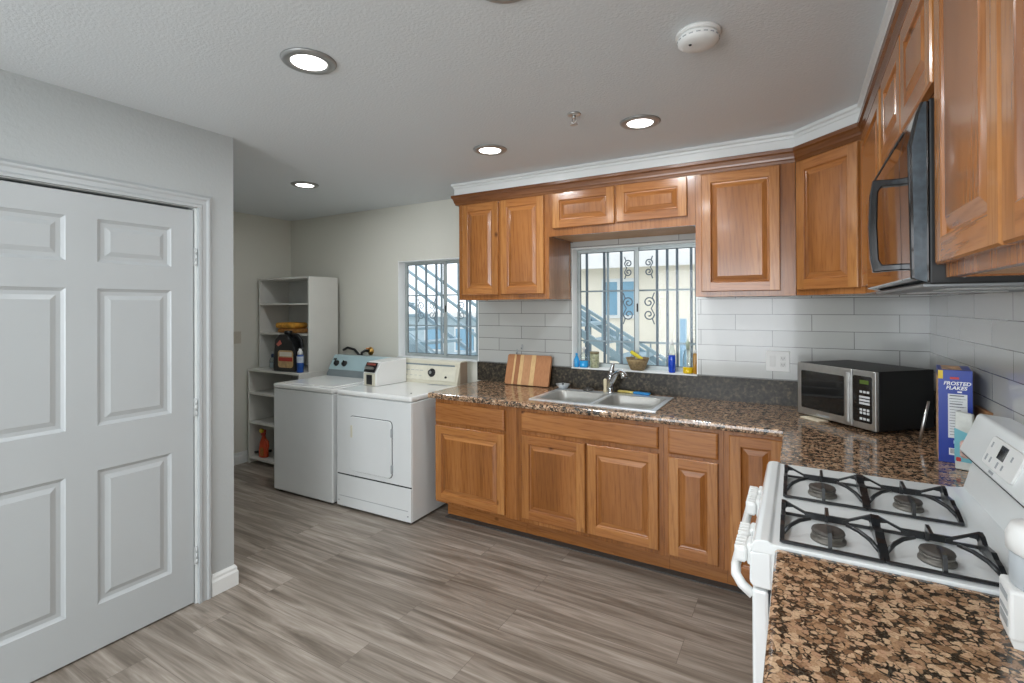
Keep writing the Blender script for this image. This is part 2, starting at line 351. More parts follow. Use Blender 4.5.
def panelled(bm, Wd, Ht, panels, prof, M, t=.02, e=.003, split=False, both=False):
    """slab Wd x Ht (origin lower left), front at out=0, back at -t, with sunk/raised panels; prof: (inset, depth) rings"""
    us = sorted(set([e, Wd-e]+[p[0] for p in panels]+[p[1] for p in panels]))
    vs_ = sorted(set([e, Ht-e]+[p[2] for p in panels]+[p[3] for p in panels]))
    V = {}
    def vt(u, v, w):
        k = (round(u, 5), round(v, 5), round(w, 5))
        if k not in V: V[k] = bm.verts.new(M @ Vector((u, v, w)))
        return V[k]
    def quad(q, mi=0):
        f = bm.faces.new([vt(*c) for c in q]); f.material_index = mi; return f
    fs = []
    for i in range(len(us)-1):
        for j in range(len(vs_)-1):
            cu, cv = (us[i]+us[i+1])/2, (vs_[j]+vs_[j+1])/2
            if any(p[0] < cu < p[1] and p[2] < cv < p[3] for p in panels): continue
            mi = 0 if not split else (1 if 0 < i < len(us)-2 else 2)
            fs.append(quad([(us[i], vs_[j], 0), (us[i+1], vs_[j], 0), (us[i+1], vs_[j+1], 0), (us[i], vs_[j+1], 0)], mi))
    for p in panels:
        last = [(p[0], p[2], 0), (p[1], p[2], 0), (p[1], p[3], 0), (p[0], p[3], 0)]
        for ins, dep in prof:
            cur = [(p[0]+ins, p[2]+ins, dep), (p[1]-ins, p[2]+ins, dep), (p[1]-ins, p[3]-ins, dep), (p[0]+ins, p[3]-ins, dep)]
            for k in range(4):
                fs.append(quad([last[k], last[(k+1) % 4], cur[(k+1) % 4], cur[k]], 1 if split and k in (0, 2) else 0))
            last = cur
        fs.append(quad(last))
    # outer rim, built along the grid's own border points
    top = lambda: [(u, e, 0) for u in us]+[(Wd-e, v, 0) for v in vs_[1:]]+[(u, Ht-e, 0) for u in us[::-1][1:]]+[(e, v, 0) for v in vs_[::-1][1:-1]]
    loop = top(); n = len(loop)
    def outp(c, w):
        u = 0 if abs(c[0]-e) < 1e-6 else (Wd if abs(c[0]-(Wd-e)) < 1e-6 else c[0])
        v = 0 if abs(c[1]-e) < 1e-6 else (Ht if abs(c[1]-(Ht-e)) < 1e-6 else c[1])
        return (u, v, w)
    for k in range(n):
        a, b = loop[k], loop[(k+1) % n]
        hor = 0 if not split else (1 if abs(a[1]-b[1]) < 1e-6 else 2)
        fs.append(quad([b, a, outp(a, -e), outp(b, -e)], hor)); fs.append(quad([outp(b, -e), outp(a, -e), outp(a, -t), outp(b, -t)], hor))
    fs.append(quad([outp(c, -t) for c in loop[::-1]]))
    bmesh.ops.recalc_face_normals(bm, faces=fs)
    return fs
def obj(name, bm, mats, parent=None, shift=True, smooth=False):
    me = bpy.data.meshes.new(name)
    if parent is not None and shift:
        root = parent
        while root.parent is not None: root = root.parent
        bmesh.ops.translate(bm, verts=bm.verts, vec=-root.location)
    if smooth:
        for f in bm.faces: f.smooth = True
    bm.to_mesh(me); bm.free()
    for m in (mats if isinstance(mats, (list, tuple)) else [mats]): me.materials.append(m)
    o = bpy.data.objects.new(name, me); COL.objects.link(o)
    if parent is not None: o.parent = parent
    return o
def tag(o, label, cat, group=None):
    o['label'] = label; o['category'] = cat
    if group: o['group'] = group
    return o
def thing(name, label, cat, loc=(0, 0, 0), rotz=0., group=None):
    o = bpy.data.objects.new(name, None); COL.objects.link(o); o.empty_display_size = .05
    o.location = loc; o.rotation_euler = (0, 0, rotz)
    return tag(o, label, cat, group)
def struct(name, bm, mats):
    o = obj(name, bm, mats); o['kind'] = 'structure'; return o
def sroot(name, loc=(0, 0, 0)):
    o = bpy.data.objects.new(name, None); COL.objects.link(o); o.location = loc; o['kind'] = 'structure'; return o
def copy_tree(o, loc):
    r = o.copy(); COL.objects.link(r); r.location = loc
    for ch in o.children:
        c = ch.copy(); COL.objects.link(c); c.parent = r
        for g in ch.children:
            d = g.copy(); COL.objects.link(d); d.parent = c
    return r
def lettering(name, text, size, M, mat, parent, ext=.0006, shear=0., align='CENTER', bold=0.):
    cu = bpy.data.curves.new(name, 'FONT'); cu.body = text; cu.size = size; cu.extrude = ext; cu.align_x = align; cu.shear = shear; cu.offset = bold
    tmp = bpy.data.objects.new(name, cu); COL.objects.link(tmp)
    bpy.context.view_layer.update()
    me = bpy.data.meshes.new_from_object(tmp.evaluated_get(bpy.context.evaluated_depsgraph_get()))
    bpy.data.objects.remove(tmp); me.transform(M); me.materials.clear(); me.materials.append(mat); me.name = name
    o = bpy.data.objects.new(name, me); COL.objects.link(o); o.parent = parent
    return o

# ---------------------------------------------------------------- room shell
R, B, H, XD, XL, YD, YR = .62, 3.43, 2.432, -2.665, -4.69, 1.593, -2.6
bm = new(); box(bm, XL-.1, R+.1, YR-.1, B+.14, -.1, 0); struct('floor', bm, FLOOR)
bm = new(); box(bm, XL-.1, R+.1, YR-.1, B+.14, H, H+.12); struct('ceiling', bm, CEIL)
W1 = (-3.172, -2.288, 1.055, 1.925)   # laundry window opening
W2 = (-1.455, -.568, 1.055, 1.937)    # kitchen window opening
bm = new(); YB = B+.14
for x0, x1, z0, z1 in ((XL-.1, W1[0], 0, H), (W1[0], W1[1], 0, W1[2]), (W1[0], W1[1], W1[3], H), (W1[1], W2[0], 0, H),
                       (W2[0], W2[1], 0, W2[2]), (W2[0], W2[1], W2[3], H), (W2[1], R+.1, 0, H)):
    box(bm, x0, x1, B, YB, z0, z1)
struct('wall_back', bm, WALL)
bm = new(); box(bm, R, R+.1, YR-.1, B, 0, H); struct('wall_right', bm, WALL)
bm = new(); box(bm, XL-.1, XL, YD-.1, B, 0, H); struct('wall_far_left', bm, WALL)
# closet block with the door: its face at x = XD, its end at y = YD
DY0, DY1, DZ = .478, 1.392, 2.012
bm = new()
for y0, y1, z0, z1 in ((YR, DY0-.015, 0, H), (DY0-.015, DY1+.015, DZ+.012, H), (DY1+.015, YD, 0, H)):
    box(bm, XD-.11, XD, y0, y1, z0, z1)
box(bm, XL, XD-.11, YD-.11, YD, 0, H)
box(bm, XD-.9, XD-.85, YR-.1, YD-.11, 0, H); box(bm, XD-.85, XD-.11, YR-.1, YR, 0, H)
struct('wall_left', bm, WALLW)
# wall behind the camera with a wide opening added for the daylight lamp
bm = new()
for x0, x1, z0, z1 in ((XD-.11, -2.4, 0, H), (-2.4, 0, 0, .45), (-2.4, 0, 2.25, H), (0, R+.1, 0, H)):
    box(bm, x0, x1, YR-.1, YR, z0, z1)
struct('wall_rear', bm, WALL)
# backsplash tile, one slab per wall
TY = 3.4264
for nm, mt, rects in (('wall_back_tile', TILEB, ((W2[1], R, .9, 1.575), (W2[0], W2[1], .9, W2[2]))), ('wall_back_tile_left', TILEL, ((-2.286, W2[0], .9, 1.575),)),
                      ('wall_back_tile_top', TILET, ((-1.47, -.52, W2[3], 1.99), (-1.47, W2[0], 1.575, W2[3])))):
    bm = new()
    for x0, x1, z0, z1 in rects: box(bm, x0, x1, TY, B+.001, z0, z1)
    struct(nm, bm, mt)
bm = new(); box(bm, .613, R+.001, .2, TY, .9, 1.575); struct('wall_right_tile', bm, TILER)
bm = new(); box(bm, -2.2, -.03, 2.855, 2.911, .0002, .004); struct('trim_3', bm, plain('dark_vinyl_strip', '#4E5252', .5, vary=.15))
# baseboards
BBP = [(0, 0), (.016, 0), (.016, .072), (.011, .084), (.011, .096), (.005, .108), (0, .11)]
bm = new(); sweep(bm, BBP, [(XL, YD), (XD, YD)][::-1] if False else [(XL, YD+.0), (XL, YD)] if False else [(XL, YD), (XL, B)]); struct('baseboard_far_left', bm, TRIMW)
bm = new(); sweep(bm, BBP, [(XD-1.9, YD), (XD, YD), (XD, 1.47)][::-1] if False else [(XD, 1.468), (XD, YD), (XD-1.95, YD)]); struct('baseboard_left', bm, TRIMW)
bm = new(); sweep(bm, BBP, [(XL, B), (-2.3, B)]); struct('baseboard_back', bm, TRIMW)

# door with six panels, casing, hinges
d = sroot('door_1', (XD, 0, 0))
DPROF = [(.004, -.004), (.014, -.011), (.03, -.011), (.05, -.003)]
M = frame_M((XD-.004, DY0, .008), (0, 1, 0))
DW = DY1-DY0
pan = []
for u0, u1 in ((.102, .4), (.509, .807)):
    for v0, v1 in ((.196, .786), (.98, 1.585), (1.7, 1.892)):
        pan.append((u0, u1, v0, v1))
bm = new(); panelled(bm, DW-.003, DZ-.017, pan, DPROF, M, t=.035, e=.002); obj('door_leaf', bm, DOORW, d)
bm = new()
CP = [(0, 0), (.02, 0), (.02, .012), (.014, .02), (.014, .038), (.02, .046), (.02, .055), (.008, .068), (0, .07)]
# casing: prism sections around the opening; profile in (out, across)
for k, (o_, z_) in enumerate(CP): pass
def casing(bm):
    n = len(CP); rings = []
    y0, y1, z1 = DY0-.005, DY1+.012, DZ+.006
    for (yy, zz, sy, sz) in ((y1, 0, 1, 0), (y1, z1, 1, 1), (y0, z1, -1, 1), (y0, 0, -1, 0)):
        rings.append([bm.verts.new(Vector((XD+o_, yy+sy*a, zz+sz*a))) for o_, a in CP])
    fs = []
    for a, b in zip(rings, rings[1:]):
        for j in range(n): fs.append(bm.faces.new((a[j], a[(j+1) % n], b[(j+1) % n], b[j])))
    fs += [bm.faces.new(rings[0]), bm.faces.new(rings[-1])]
    bmesh.ops.recalc_face_normals(bm, faces=fs)
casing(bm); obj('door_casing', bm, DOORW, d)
bm = new(); box(bm, XD-.11, XD-.001, DY1+.002, DY1+.0145, 0, DZ+.011); box(bm, XD-.11, XD-.001, DY0-.0145, DY0-.002, 0, DZ+.011); box(bm, XD-.11, XD-.001, DY0-.0145, DY1+.0145, DZ+.004, DZ+.0115)
obj('door_jamb', bm, TRIMW, d)
for z in (1.766, 1.0, .246):
    bm = new()
    for k in range(3): tube(bm, [(XD+.004, DY1+.006, z-.045+k*.03), (XD+.004, DY1+.006, z-.017+k*.03)], .005, 10)
    box(bm, XD-.002, XD+.0005, DY1-.004, DY1+.008, z-.045, z+.045)
    obj('hinge', bm, plain('hinge_steel', '#C4C7C7', .35) if z > 1.7 else bpy.data.materials['hinge_steel'], d)

# windows
def window(name, w, mull, px_handle=None):
    x0, x1, z0, z1 = w
    r = sroot(name, (x0, B, z0))
    bm = new()  # painted reveal lining
    t = .006
    box(bm, x0, x0+t, B-.001, B+.0875, z0+.0045, z1-t); box(bm, x1-t, x1, B-.001, B+.0875, z0+.0045, z1-t); box(bm, x0, x1, B-.001, B+.0875, z1-t, z1)
    obj('reveal', bm, REVW, r)
    bm = new(); box(bm, x0+.001, x1-.001, B-.021, B+.0875, z0-.006, z0+.004, .002); obj('window_sill', bm, TRIMW, r)
    ya, yb = B+.088, B+.128
    bm = new(); f = .014
    box(bm, x0, x0+f, ya, yb, z0, z1); box(bm, x1-f, x1, ya, yb, z0, z1); box(bm, x0+f, x1-f, ya, yb, z0, z0+f); box(bm, x0+f, x1-f, ya, yb, z1-f, z1)
    obj('window_frame', bm, ALU, r)
    for (a, b, yo) in ((x0+f, mull+.018, 0), (mull-.018, x1-f, .016)):
        s = .016; y0_, y1_ = ya+.004+yo, ya+.018+yo
        bm = new()
        box(bm, a, a+s, y0_, y1_, z0+f, z1-f); box(bm, b-s-.012 if yo == 0 else b-s, b, y0_, y1_, z0+f, z1-f)
        bs = b-s-.012 if yo == 0 else b-s
        box(bm, a+s, bs, y0_, y1_, z0+f, z0+f+s); box(bm, a+s, bs, y0_, y1_, z1-f-s, z1-f)
        sash = obj('sash', bm, ALU, r)
        bm = new(); q = .005
        box(bm, a+s, a+s+q, y0_+.001, y0_+.005, z0+f+s, z1-f-s); box(bm, bs-q, bs, y0_+.001, y0_+.005, z0+f+s, z1-f-s); box(bm, a+s+q, bs-q, y0_+.001, y0_+.005, z0+f+s, z0+f+s+q); box(bm, a+s+q, bs-q, y0_+.001, y0_+.005, z1-f-s-q, z1-f-s)
        obj('seal', bm, plain('grey_glazing_seal', '#4A5356', .6) if 'grey_glazing_seal' not in bpy.data.materials else bpy.data.materials['grey_glazing_seal'], sash)
        bm = new(); box(bm, a+s, bs, y0_+.0055, y0_+.009, z0+f+s, z1-f-s); obj('pane', bm, PANE, sash)
    bm = new(); box(bm, mull+.004, mull+.014, ya-.003, ya+.006, (z0+z1)/2-.03, (z0+z1)/2+.03, .003); obj('latch', bm, RUBBER, r)
window('window_1', W1, -2.71)
window('window_2', W2, -1.0)

# white moulding above the cabinets, oak crown moulding on them
UP = [(-2.235, TY), (-2.235, 3.055), (-.005, 3.055), (.272, 2.775), (.272, .3)]
UPW = [(-2.235, B), (-2.235, 3.055), (-.005, 3.055), (.272, 2.775), (.272, .3)]
bm = new(); sweep(bm, [(-.02, 2.335), (.012, 2.335), (.012, 2.395), (.017, 2.398), (.019, 2.41), (.03, 2.416), (.03, H-.001), (-.02, H-.001)], UPW); struct('trim_1', bm, TRIMW)
bm = new(); sweep(bm, [(0, 2.272), (.006, 2.272), (.01, 2.285), (.014, 2.29), (.016, 2.3), (.022, 2.318), (.030, 2.326), (.032, 2.344), (-.01, 2.344), (-.01, 2.3)], UPW)
struct('trim_2', bm, OAK_C)

# ---------------------------------------------------------------- cabinets
KP = [(.003, -.0015), (.006, -.008), (.012, -.0095), (.034, -.001), (.037, .0005)]
OAKS = [OAK_V, OAK_H, OAK_S]
def cab_door(parent, o, u, w, h, stile=.052, name='door'):
    bm = new(); panelled(bm, w, h, [(stile, w-stile, stile, h-stile)], KP, frame_M(o, u), t=.019, e=.004, split=True)
    return obj(name, bm, OAKS, parent)
def drawer_front(parent, o, u, w, h):
    bm = new(); M = frame_M(o, u)
    fs = []
    prof = [(0, -.019), (0, -.006), (.004, -.002), (.01, 0)]
    rings = [[bm.verts.new(M @ Vector(c)) for c in ((i, i, d_), (w-i, i, d_), (w-i, h-i, d_), (i, h-i, d_))] for i, d_ in prof]
    for a, b in zip(rings, rings[1:]):
        for k in range(4): fs.append(bm.faces.new((a[k], a[(k+1) % 4], b[(k+1) % 4], b[k])))
    fs += [bm.faces.new(rings[0]), bm.faces.new(rings[-1])]
    bmesh.ops.recalc_face_normals(bm, faces=fs)
    return obj('drawer_front', bm, OAK_H, parent)
YF = 2.776; YDR = 2.757        # base face frames and door fronts
ZT = .866; ZB = .14
def base_unit(name, label, x0, x1, fronts, cat='cabinet'):
    r = thing(name, label, cat, ((x0+x1)/2, YF, 0), 0, 'oak base cabinets along the sink wall')
    bm = new(); g = .0006
    box(bm, x0+g, x1-g, YF, YF+.02, ZB, ZT); box(bm, x0+g, x0+.018, YF+.02, B-.005, ZB, ZT); box(bm, x1-.018, x1-g, YF+.02, B-.005, ZB, ZT); box(bm, x0+.018, x1-.018, YF+.02, B-.005, ZB, ZB+.018)
    obj('carcass', bm, OAK_V, r)
    bm = new(); box(bm, x0+g, x1-g, 2.912, 2.93, 0.001, ZB); obj('toe_kick', bm, OAK_H, r)
    for kind, a, b, z0, z1 in fronts:
        (drawer_front if kind == 'd' else cab_door)(r, (a, YDR, z0), (1, 0, 0), b-a, z1-z0)
base_unit('base_cabinet', 'oak base cabinet with one drawer and one wide door, beside the dryer', -2.218, -1.565,
          [('d', -2.211, -1.648, .702, .838), ('c', -2.211, -1.648, .157, .68)])
base_unit('sink_cabinet', 'wide oak base cabinet with two doors and a long false drawer front under the sink', -1.565, -.64,
          [('d', -1.521, -.667, .722, .842), ('c', -1.521, -1.094, .168, .696), ('c', -1.079, -.667, .168, .696)])
base_unit('base_cabinet', 'narrow oak base cabinet with a small drawer and slim door, right of the sink cabinet', -.64, -.335,
          [('d', -.613, -.361, .707, .845), ('c', -.613, -.361, .158, .69)])
base_unit('corner_base_cabinet', 'oak corner base cabinet with one full-height slim door, next to the stove', -.335, -.03,
          [('c', -.307, -.066, .13, .845)])
# base units along the right wall, sides toward the stove
def base_right(name, label, y0, y1, fronts, xf=-.02):
    r = thing(name, label, 'cabinet', (xf, (y0+y1)/2, 0))
    bm = new(); box(bm, xf, xf+.02, y0, y1, ZB, ZT); box(bm, xf+.02, R-.005, y0, y0+.018, ZB, ZT); box(bm, xf+.02, R-.005, y1-.018, y1, ZB, ZT); box(bm, xf+.02, R-.005, y0+.018, y1-.018, ZB, ZB+.018)
    obj('carcass', bm, OAK_V, r)
    bm = new(); box(bm, xf+.11, xf+.13, y0, y1, 0.001, ZB); obj('toe_kick', bm, OAK_H, r)
    for kind, a, b, z0, z1 in fronts:
        (drawer_front if kind == 'd' else cab_door)(r, (xf-.019, b, z0), (0, -1, 0), b-a, z1-z0)
base_right('base_cabinet', 'oak base cabinet under the near granite worktop, this side of the stove', .32, 1.385, [('d', .34, .83, .71, .845), ('d', .86, 1.34, .71, .845), ('c', .34, .83, .16, .69), ('c', .86, 1.34, .16, .69)], xf=-.0)
bm = None
r = base_right('base_cabinet', 'short oak base cabinet in the corner between stove and corner cabinet', 2.132, 2.72, [('c', 2.16, 2.69, .16, .845)], xf=-.0)

# uppers
YU = 3.055
def upper_box(bm, x0, x1, z0, z1):
    g = .0006
    box(bm, x0+g, x1-g, YU, YU+.02, z0, z1); box(bm, x0+g, x0+.018, YU+.02, TY-.001, z0, z1); box(bm, x1-.018, x1-g, YU+.02, TY-.001, z0, z1)
    box(bm, x0+.018, x1-.018, YU+.02, TY-.001, z1-.02, z1)
ZU = 2.334
def upper_unit(name, label, x0, x1, z0, doors):
    r = thing(name, label, 'cabinet', ((x0+x1)/2, YU, z0), 0, 'oak wall cabinets on the sink wall')
    bm = new(); upper_box(bm, x0, x1, z0, ZU); obj('carcass', bm, OAK_V, r)
    bm = new(); box(bm, x0+.018, x1-.018, YU+.02, TY-.002, z0+.004, z0+.012); obj('bottom_panel', bm, PLY, r)
    for a, b, d0, d1 in doors: cab_door(r, (a, YU-.019, d0), (1, 0, 0), b-a, d1-d0, .05)
upper_unit('wall_cabinet', 'tall oak wall cabinet with two doors, left of the sink window', -2.213, -1.462, 1.558, [(-2.172, -1.86, 1.594, 2.264), (-1.838, -1.497, 1.594, 2.266)])
upper_unit('wall_cabinet', 'low oak wall cabinet with two small doors above the sink window', -1.462, -.516, 1.98, [(-1.43, -1.0, 2.03, 2.268), (-.988, -.56, 2.034, 2.268)])
upper_unit('wall_cabinet', 'oak wall cabinet with one door, right of the sink window', -.516, -.006, 1.56, [(-.481, -.079, 1.588, 2.264)])
# diagonal corner unit
r = thing('corner_wall_cabinet', 'oak corner wall cabinet with one diagonal door, above the countertop microwave', 'cabinet', (.2, 3.1, 1.56))
bm = new(); prism(bm, [(-.0045, YU), (.27, 2.776), (.612, 2.776), (.612, TY-.001), (-.0045, TY-.001)], 1.56, ZU); obj('carcass', bm, OAK_V, r)
dv = Vector((.2745, -.279, 0)).normalized(); L = math.hypot(.2745, .279); nv = dv.cross(Vector((0, 0, 1)))
cab_door(r, Vector((-.0045, YU, 1.588))+dv*.018+nv*.02, dv, L-.04, 2.264-1.588, .05)
# right wall units
XU = .27
def upper_right(name, label, y0, y1, z0, doors):
    r = thing(name, label, 'cabinet', (XU, (y0+y1)/2, z0), 0, 'oak wall cabinets on the stove wall')
    bm = new(); g = .0006
    box(bm, XU, XU+.02, y0+g, y1-g, z0, ZU); box(bm, XU+.02, .612, y0+g, y0+.018, z0, ZU); box(bm, XU+.02, .612, y1-.018, y1-g, z0, ZU); box(bm, XU+.02, .612, y0+.018, y1-.018, ZU-.02, ZU)
    obj('carcass', bm, OAK_V, r)
    bm = new(); box(bm, XU+.02, .611, y0+.018, y1-.018, z0+.004, z0+.012); obj('bottom_panel', bm, PLY, r)
    for a, b, d0, d1 in doors: cab_door(r, (XU-.02, b, d0), (0, -1, 0), b-a, d1-d0, .05)
upper_right('wall_cabinet', 'oak wall cabinet on the stove wall between corner cabinet and black microwave', 2.124, 2.774, 1.56, [(2.15, 2.74, 1.588, 2.264)])
upper_right('wall_cabinet', 'low oak wall cabinet with two doors above the black over-range microwave', 1.358, 2.122, 1.95, [(1.745, 2.1, 1.985, 2.264), (1.378, 1.733, 1.985, 2.264)])
upper_right('wall_cabinet', 'tall oak wall cabinet at the right edge, this side of the black microwave', .56, 1.356, 1.563, [(.962, 1.345, 1.59, 2.264), (.572, .952, 1.59, 2.264)])

# ---------------------------------------------------------------- worktops
CZ = .905
def ctop(bm, poly, z0=.867, z1=CZ, r=.012):
    fs = prism(bm, poly, z0, z1, 'Z')
    es = [e for e in bm.edges if len(e.link_faces) == 2]
    bmesh.ops.bevel(bm, geom=es, offset=r, segments=3, affect='EDGES', profile=.5)
SK = (-1.515, -.70, 2.85, 3.335)
r = thing('granite_worktop', 'brown granite worktop running under the sink window and around the corner', 'worktop', (-1.1, 3.05, CZ))
bm = new()
# L-shaped slab with a sink cut-out made of clean strips
def slab(bm, x0, x1, y0, y1): box(bm, x0, x1, y0, y1, .867, CZ)
hx0, hx1, hy0, hy1 = SK[0]+.015, SK[1]-.015, SK[2]+.015, SK[3]-.015
yf, yb = 2.737, 3.425
for x0, x1, y0, y1 in ((-2.246, hx0, yf+.012, yb), (hx0, hx1, yf+.012, hy0), (hx0, hx1, hy1, yb), (hx1, -.052, yf+.012, yb), (-.052, .612, 2.13, yb)):
    slab(bm, x0, x1, y0, y1)
EDGE = [(0, .867), (.006, .868), (.011, .873), (.013, .886), (.011, .899), (.006, .904), (0, CZ)]
sweep(bm, EDGE, [(-2.246, 3.36), (-2.246, yf+.012), (-.052, yf+.012), (-.052, 2.13)])
obj('slab', bm, GRAN, r)
bm = new(); box(bm, -2.29, W2[0], 3.408, 3.4262, CZ+.0005, 1.055); box(bm, W2[0], W2[1], 3.408, 3.4262, CZ+.0005, 1.0485); box(bm, W2[1], .60, 3.408, 3.4262, CZ+.0005, 1.055); 
obj('backsplash', bm, GRAND, r)
r = thing('granite_worktop', 'near brown granite worktop at bottom right, this side of the stove', 'worktop', (.27, .85, CZ))
bm = new(); box(bm, -.04, .612, .3, 1.389, .867, CZ); sweep(bm, EDGE, [(-.04, 1.389), (-.04, .3)]); obj('slab', bm, GRAN, r)

# ---------------------------------------------------------------- sink and tap
r = thing('double_sink', 'stainless double-bowl sink set into the granite worktop', 'sink', (-1.1, 3.1, CZ))
def rrect(x0, x1, y0, y1, rad, n=5):
    out = []
    for cx, cy, a0 in ((x1-rad, y1-rad, 0), (x0+rad, y1-rad, 90), (x0+rad, y0+rad, 180), (x1-rad, y0+rad, 270)):
        for k in range(n+1):
            a = math.radians(a0+90*k/n); out.append((cx+rad*math.cos(a), cy+rad*math.sin(a)))
    return out
bowls = ((-1.475, -1.122, 2.89, 3.25), (-1.078, -.742, 2.89, 3.25))
bm = new()
def rim_plate(bm, z):
    xs = [SK[0], bowls[0][0], bowls[0][1], bowls[1][0], bowls[1][1], SK[1]]
    # flat rim as strips + corner fillets handled by the bowls' rounded lips
    box(bm, SK[0], bowls[0][0], SK[2], SK[3], CZ, z); box(bm, bowls[0][1], bowls[1][0], SK[2], SK[3], CZ, z); box(bm, bowls[1][1], SK[1], SK[2], SK[3], CZ, z)
    for b in bowls:
        box(bm, b[0], b[1], SK[2], b[2], CZ, z); box(bm, b[0], b[1], b[3], SK[3], CZ, z)
rim_plate(bm, CZ+.006)
obj('rim', bm, SINKST, r)
for b in bowls:
    bm = new(); rings = []
    for ins, z, rad in ((0, CZ+.0075, .05), (.004, CZ+.003, .05), (.008, CZ-.05, .055), (.014, CZ-.15, .06), (.04, CZ-.17, .06)):
        rings.append([bm.verts.new((x, y, z)) for x, y in rrect(b[0]+ins, b[1]-ins, b[2]+ins, b[3]-ins, rad)])
    fs = []
    for a, c in zip(rings, rings[1:]):
        n = len(a)
        for k in range(n): fs.append(bm.faces.new((a[k], c[k], c[(k+1) % n], a[(k+1) % n])))
    fs.append(bm.faces.new(rings[-1]))
    # lip back out to the square hole, closing the corners
    outer = [bm.verts.new((x, y, CZ+.0065)) for x, y in rrect(b[0]-.012, b[1]+.012, b[2]-.012, b[3]+.012, .01)]
    for k in range(len(outer)): fs.append(bm.faces.new((outer[k], outer[(k+1) % len(outer)], rings[0][(k+1) % len(outer)], rings[0][k])))
    bmesh.ops.recalc_face_normals(bm, faces=fs)
    for f in fs: f.smooth = True
    bw = obj('bowl', bm, BASIN, r)
    bm = new(); lathe(bm, [(.045, -.001), (.045, .003), (.03, .003), (.028, 0)], ((b[0]+b[1])/2, (b[2]+b[3])/2, CZ-.169)); obj('drain', bm, CHROME, bw)
# tap
fx, fy, fz = -1.118, 3.305, CZ+.006
r = thing('kitchen_tap', 'chrome single-lever kitchen tap behind the sink', 'tap', (fx, fy, fz))
bm = new(); lathe(bm, [(.026, 0), (.026, .008), (.021, .014), (.02, .075), (.022, .1), (.018, .118), (.008, .126)], (fx, fy, fz)); obj('body', bm, CHROME, r)
bm = new(); tube(bm, [(fx, fy-.005, fz+.05), (fx+.03, fy-.04, fz+.1), (fx+.065, fy-.085, fz+.14), (fx+.1, fy-.13, fz+.165), (fx+.13, fy-.165, fz+.168), (fx+.15, fy-.185, fz+.155), (fx+.155, fy-.19, fz+.135)], [.021, .021, .019, .0175, .0175, .019, .019], 14); obj('spout', bm, CHROME, r)
bm = new(); tube(bm, [(fx, fy, fz+.115), (fx+.004, fy+.006, fz+.15), (fx+.012, fy+.012, fz+.19), (fx+.022, fy+.012, fz+.2)], [.018, .016, .013, .01], 12); obj('lever', bm, CHROME, r)
bm = new(); lathe(bm, [(.013, 0), (.013, .012), (.011, .03), (.0125, .055), (.0125, .085), (.008, .092)], (fx-.042, fy+.01, fz))
tag(obj('sink_sprayer', bm, plain('ivory_plastic', '#CFC3A4', .4)), 'small ivory side sprayer left of the chrome tap', 'sprayer')
SZR = CZ+.0066
def strainer(x, y, label):
    r = thing('sink_strainer', label, 'strainer', (x, y, SZR), 0, 'sink strainers')
    bm = new(); lathe(bm, [(.022, 0), (.032, .006), (.05, .03), (.053, .033), (.048, .032), (.03, .012)], (x, y, SZR), 20); obj('cup', bm, SINKST, r)
    bm = new(); lathe(bm, [(.0035, .005), (.0035, .03), (.007, .032), (.007, .037), (.002, .039)], (x, y, SZR), 10); obj('knob', bm, RUBBER, r)
strainer(-1.478, 3.311, 'steel strainer cup at the left rear corner of the sink rim')
bm = new(); x, y = -1.285, 3.318
lathe(bm, [(.034, 0), (.04, .004), (.04, .01), (.03, .016), (.01, .017), (.008, .024), (.003, .026)], (x, y, CZ+.0066), 20)
tag(obj('sink_stopper', bm, plain('dark_steel', '#5E5C58', .35, metal=.6)), 'dark round sink stopper on the rim behind the left bowl', 'stopper')
# brush
r = thing('dish_brush', 'yellow and blue dish brush lying behind the right sink bowl', 'brush', (-.985, 3.35, CZ), math.radians(-8))
bm = new(); box(bm, -.1, .02, -.014, .014, .0065, .021, .006); obj('handle', bm, plain('yellow_plastic', '#D3C06A', .45), r, False)
bm = new(); box(bm, .015, .13, -.02, .02, .008, .022, .006); obj('head', bm, plain('blue_plastic', '#2C86C6', .45), r, False)
bm = new()
for i in range(8):
    for j in range(3): tube(bm, [(.03+i*.012, -.012+j*.012, .009), (.03+i*.012, -.012+j*.012, .0012)], .004, 5)
br = obj('bristles', bm, plain('blue_bristle', '#3A6F9A', .8), r, False); br['kind'] = 'stuff'

# ---------------------------------------------------------------- cutting board and hooks
r = thing('cutting_board', 'striped wooden cutting board leaning on the backsplash beside the sink', 'cutting board', (-1.975, 3.315, CZ+.001))
bm = new(); fs = prism(bm, rrect(0, .375, 0, .232, .014), 0, .02, 'Y'); bmesh.ops.recalc_face_normals(bm, faces=bm.faces)
bmesh.ops.rotate(bm, verts=bm.verts, cent=(0, 0, 0), matrix=Matrix.Rotation(math.radians(-16), 3, 'X')); bmesh.ops.translate(bm, verts=bm.verts, vec=(0, 0, .0062))
bd = obj('board', bm, BOARD, r, False)
for x, z, lab in ((-1.921, 1.15, 'clear hook on the tile above the cutting board, lower left one'), (-1.876, 1.19, 'clear hook on the tile above the cutting board, higher right one')):
    r = thing('adhesive_hook', lab, 'hook', (x, TY, z), 0, 'clear hooks on the tile')
    bm = new(); box(bm, x-.008, x+.008, TY-.004, TY-.0002, z-.02, z+.02, .002); obj('plate', bm, GREYP, r)
    bm = new(); tube(bm, [(x, TY-.004, z-.008), (x, TY-.016, z-.014), (x, TY-.018, z-.003)], .0025, 8); obj('prong', bm, CLEARP, r)

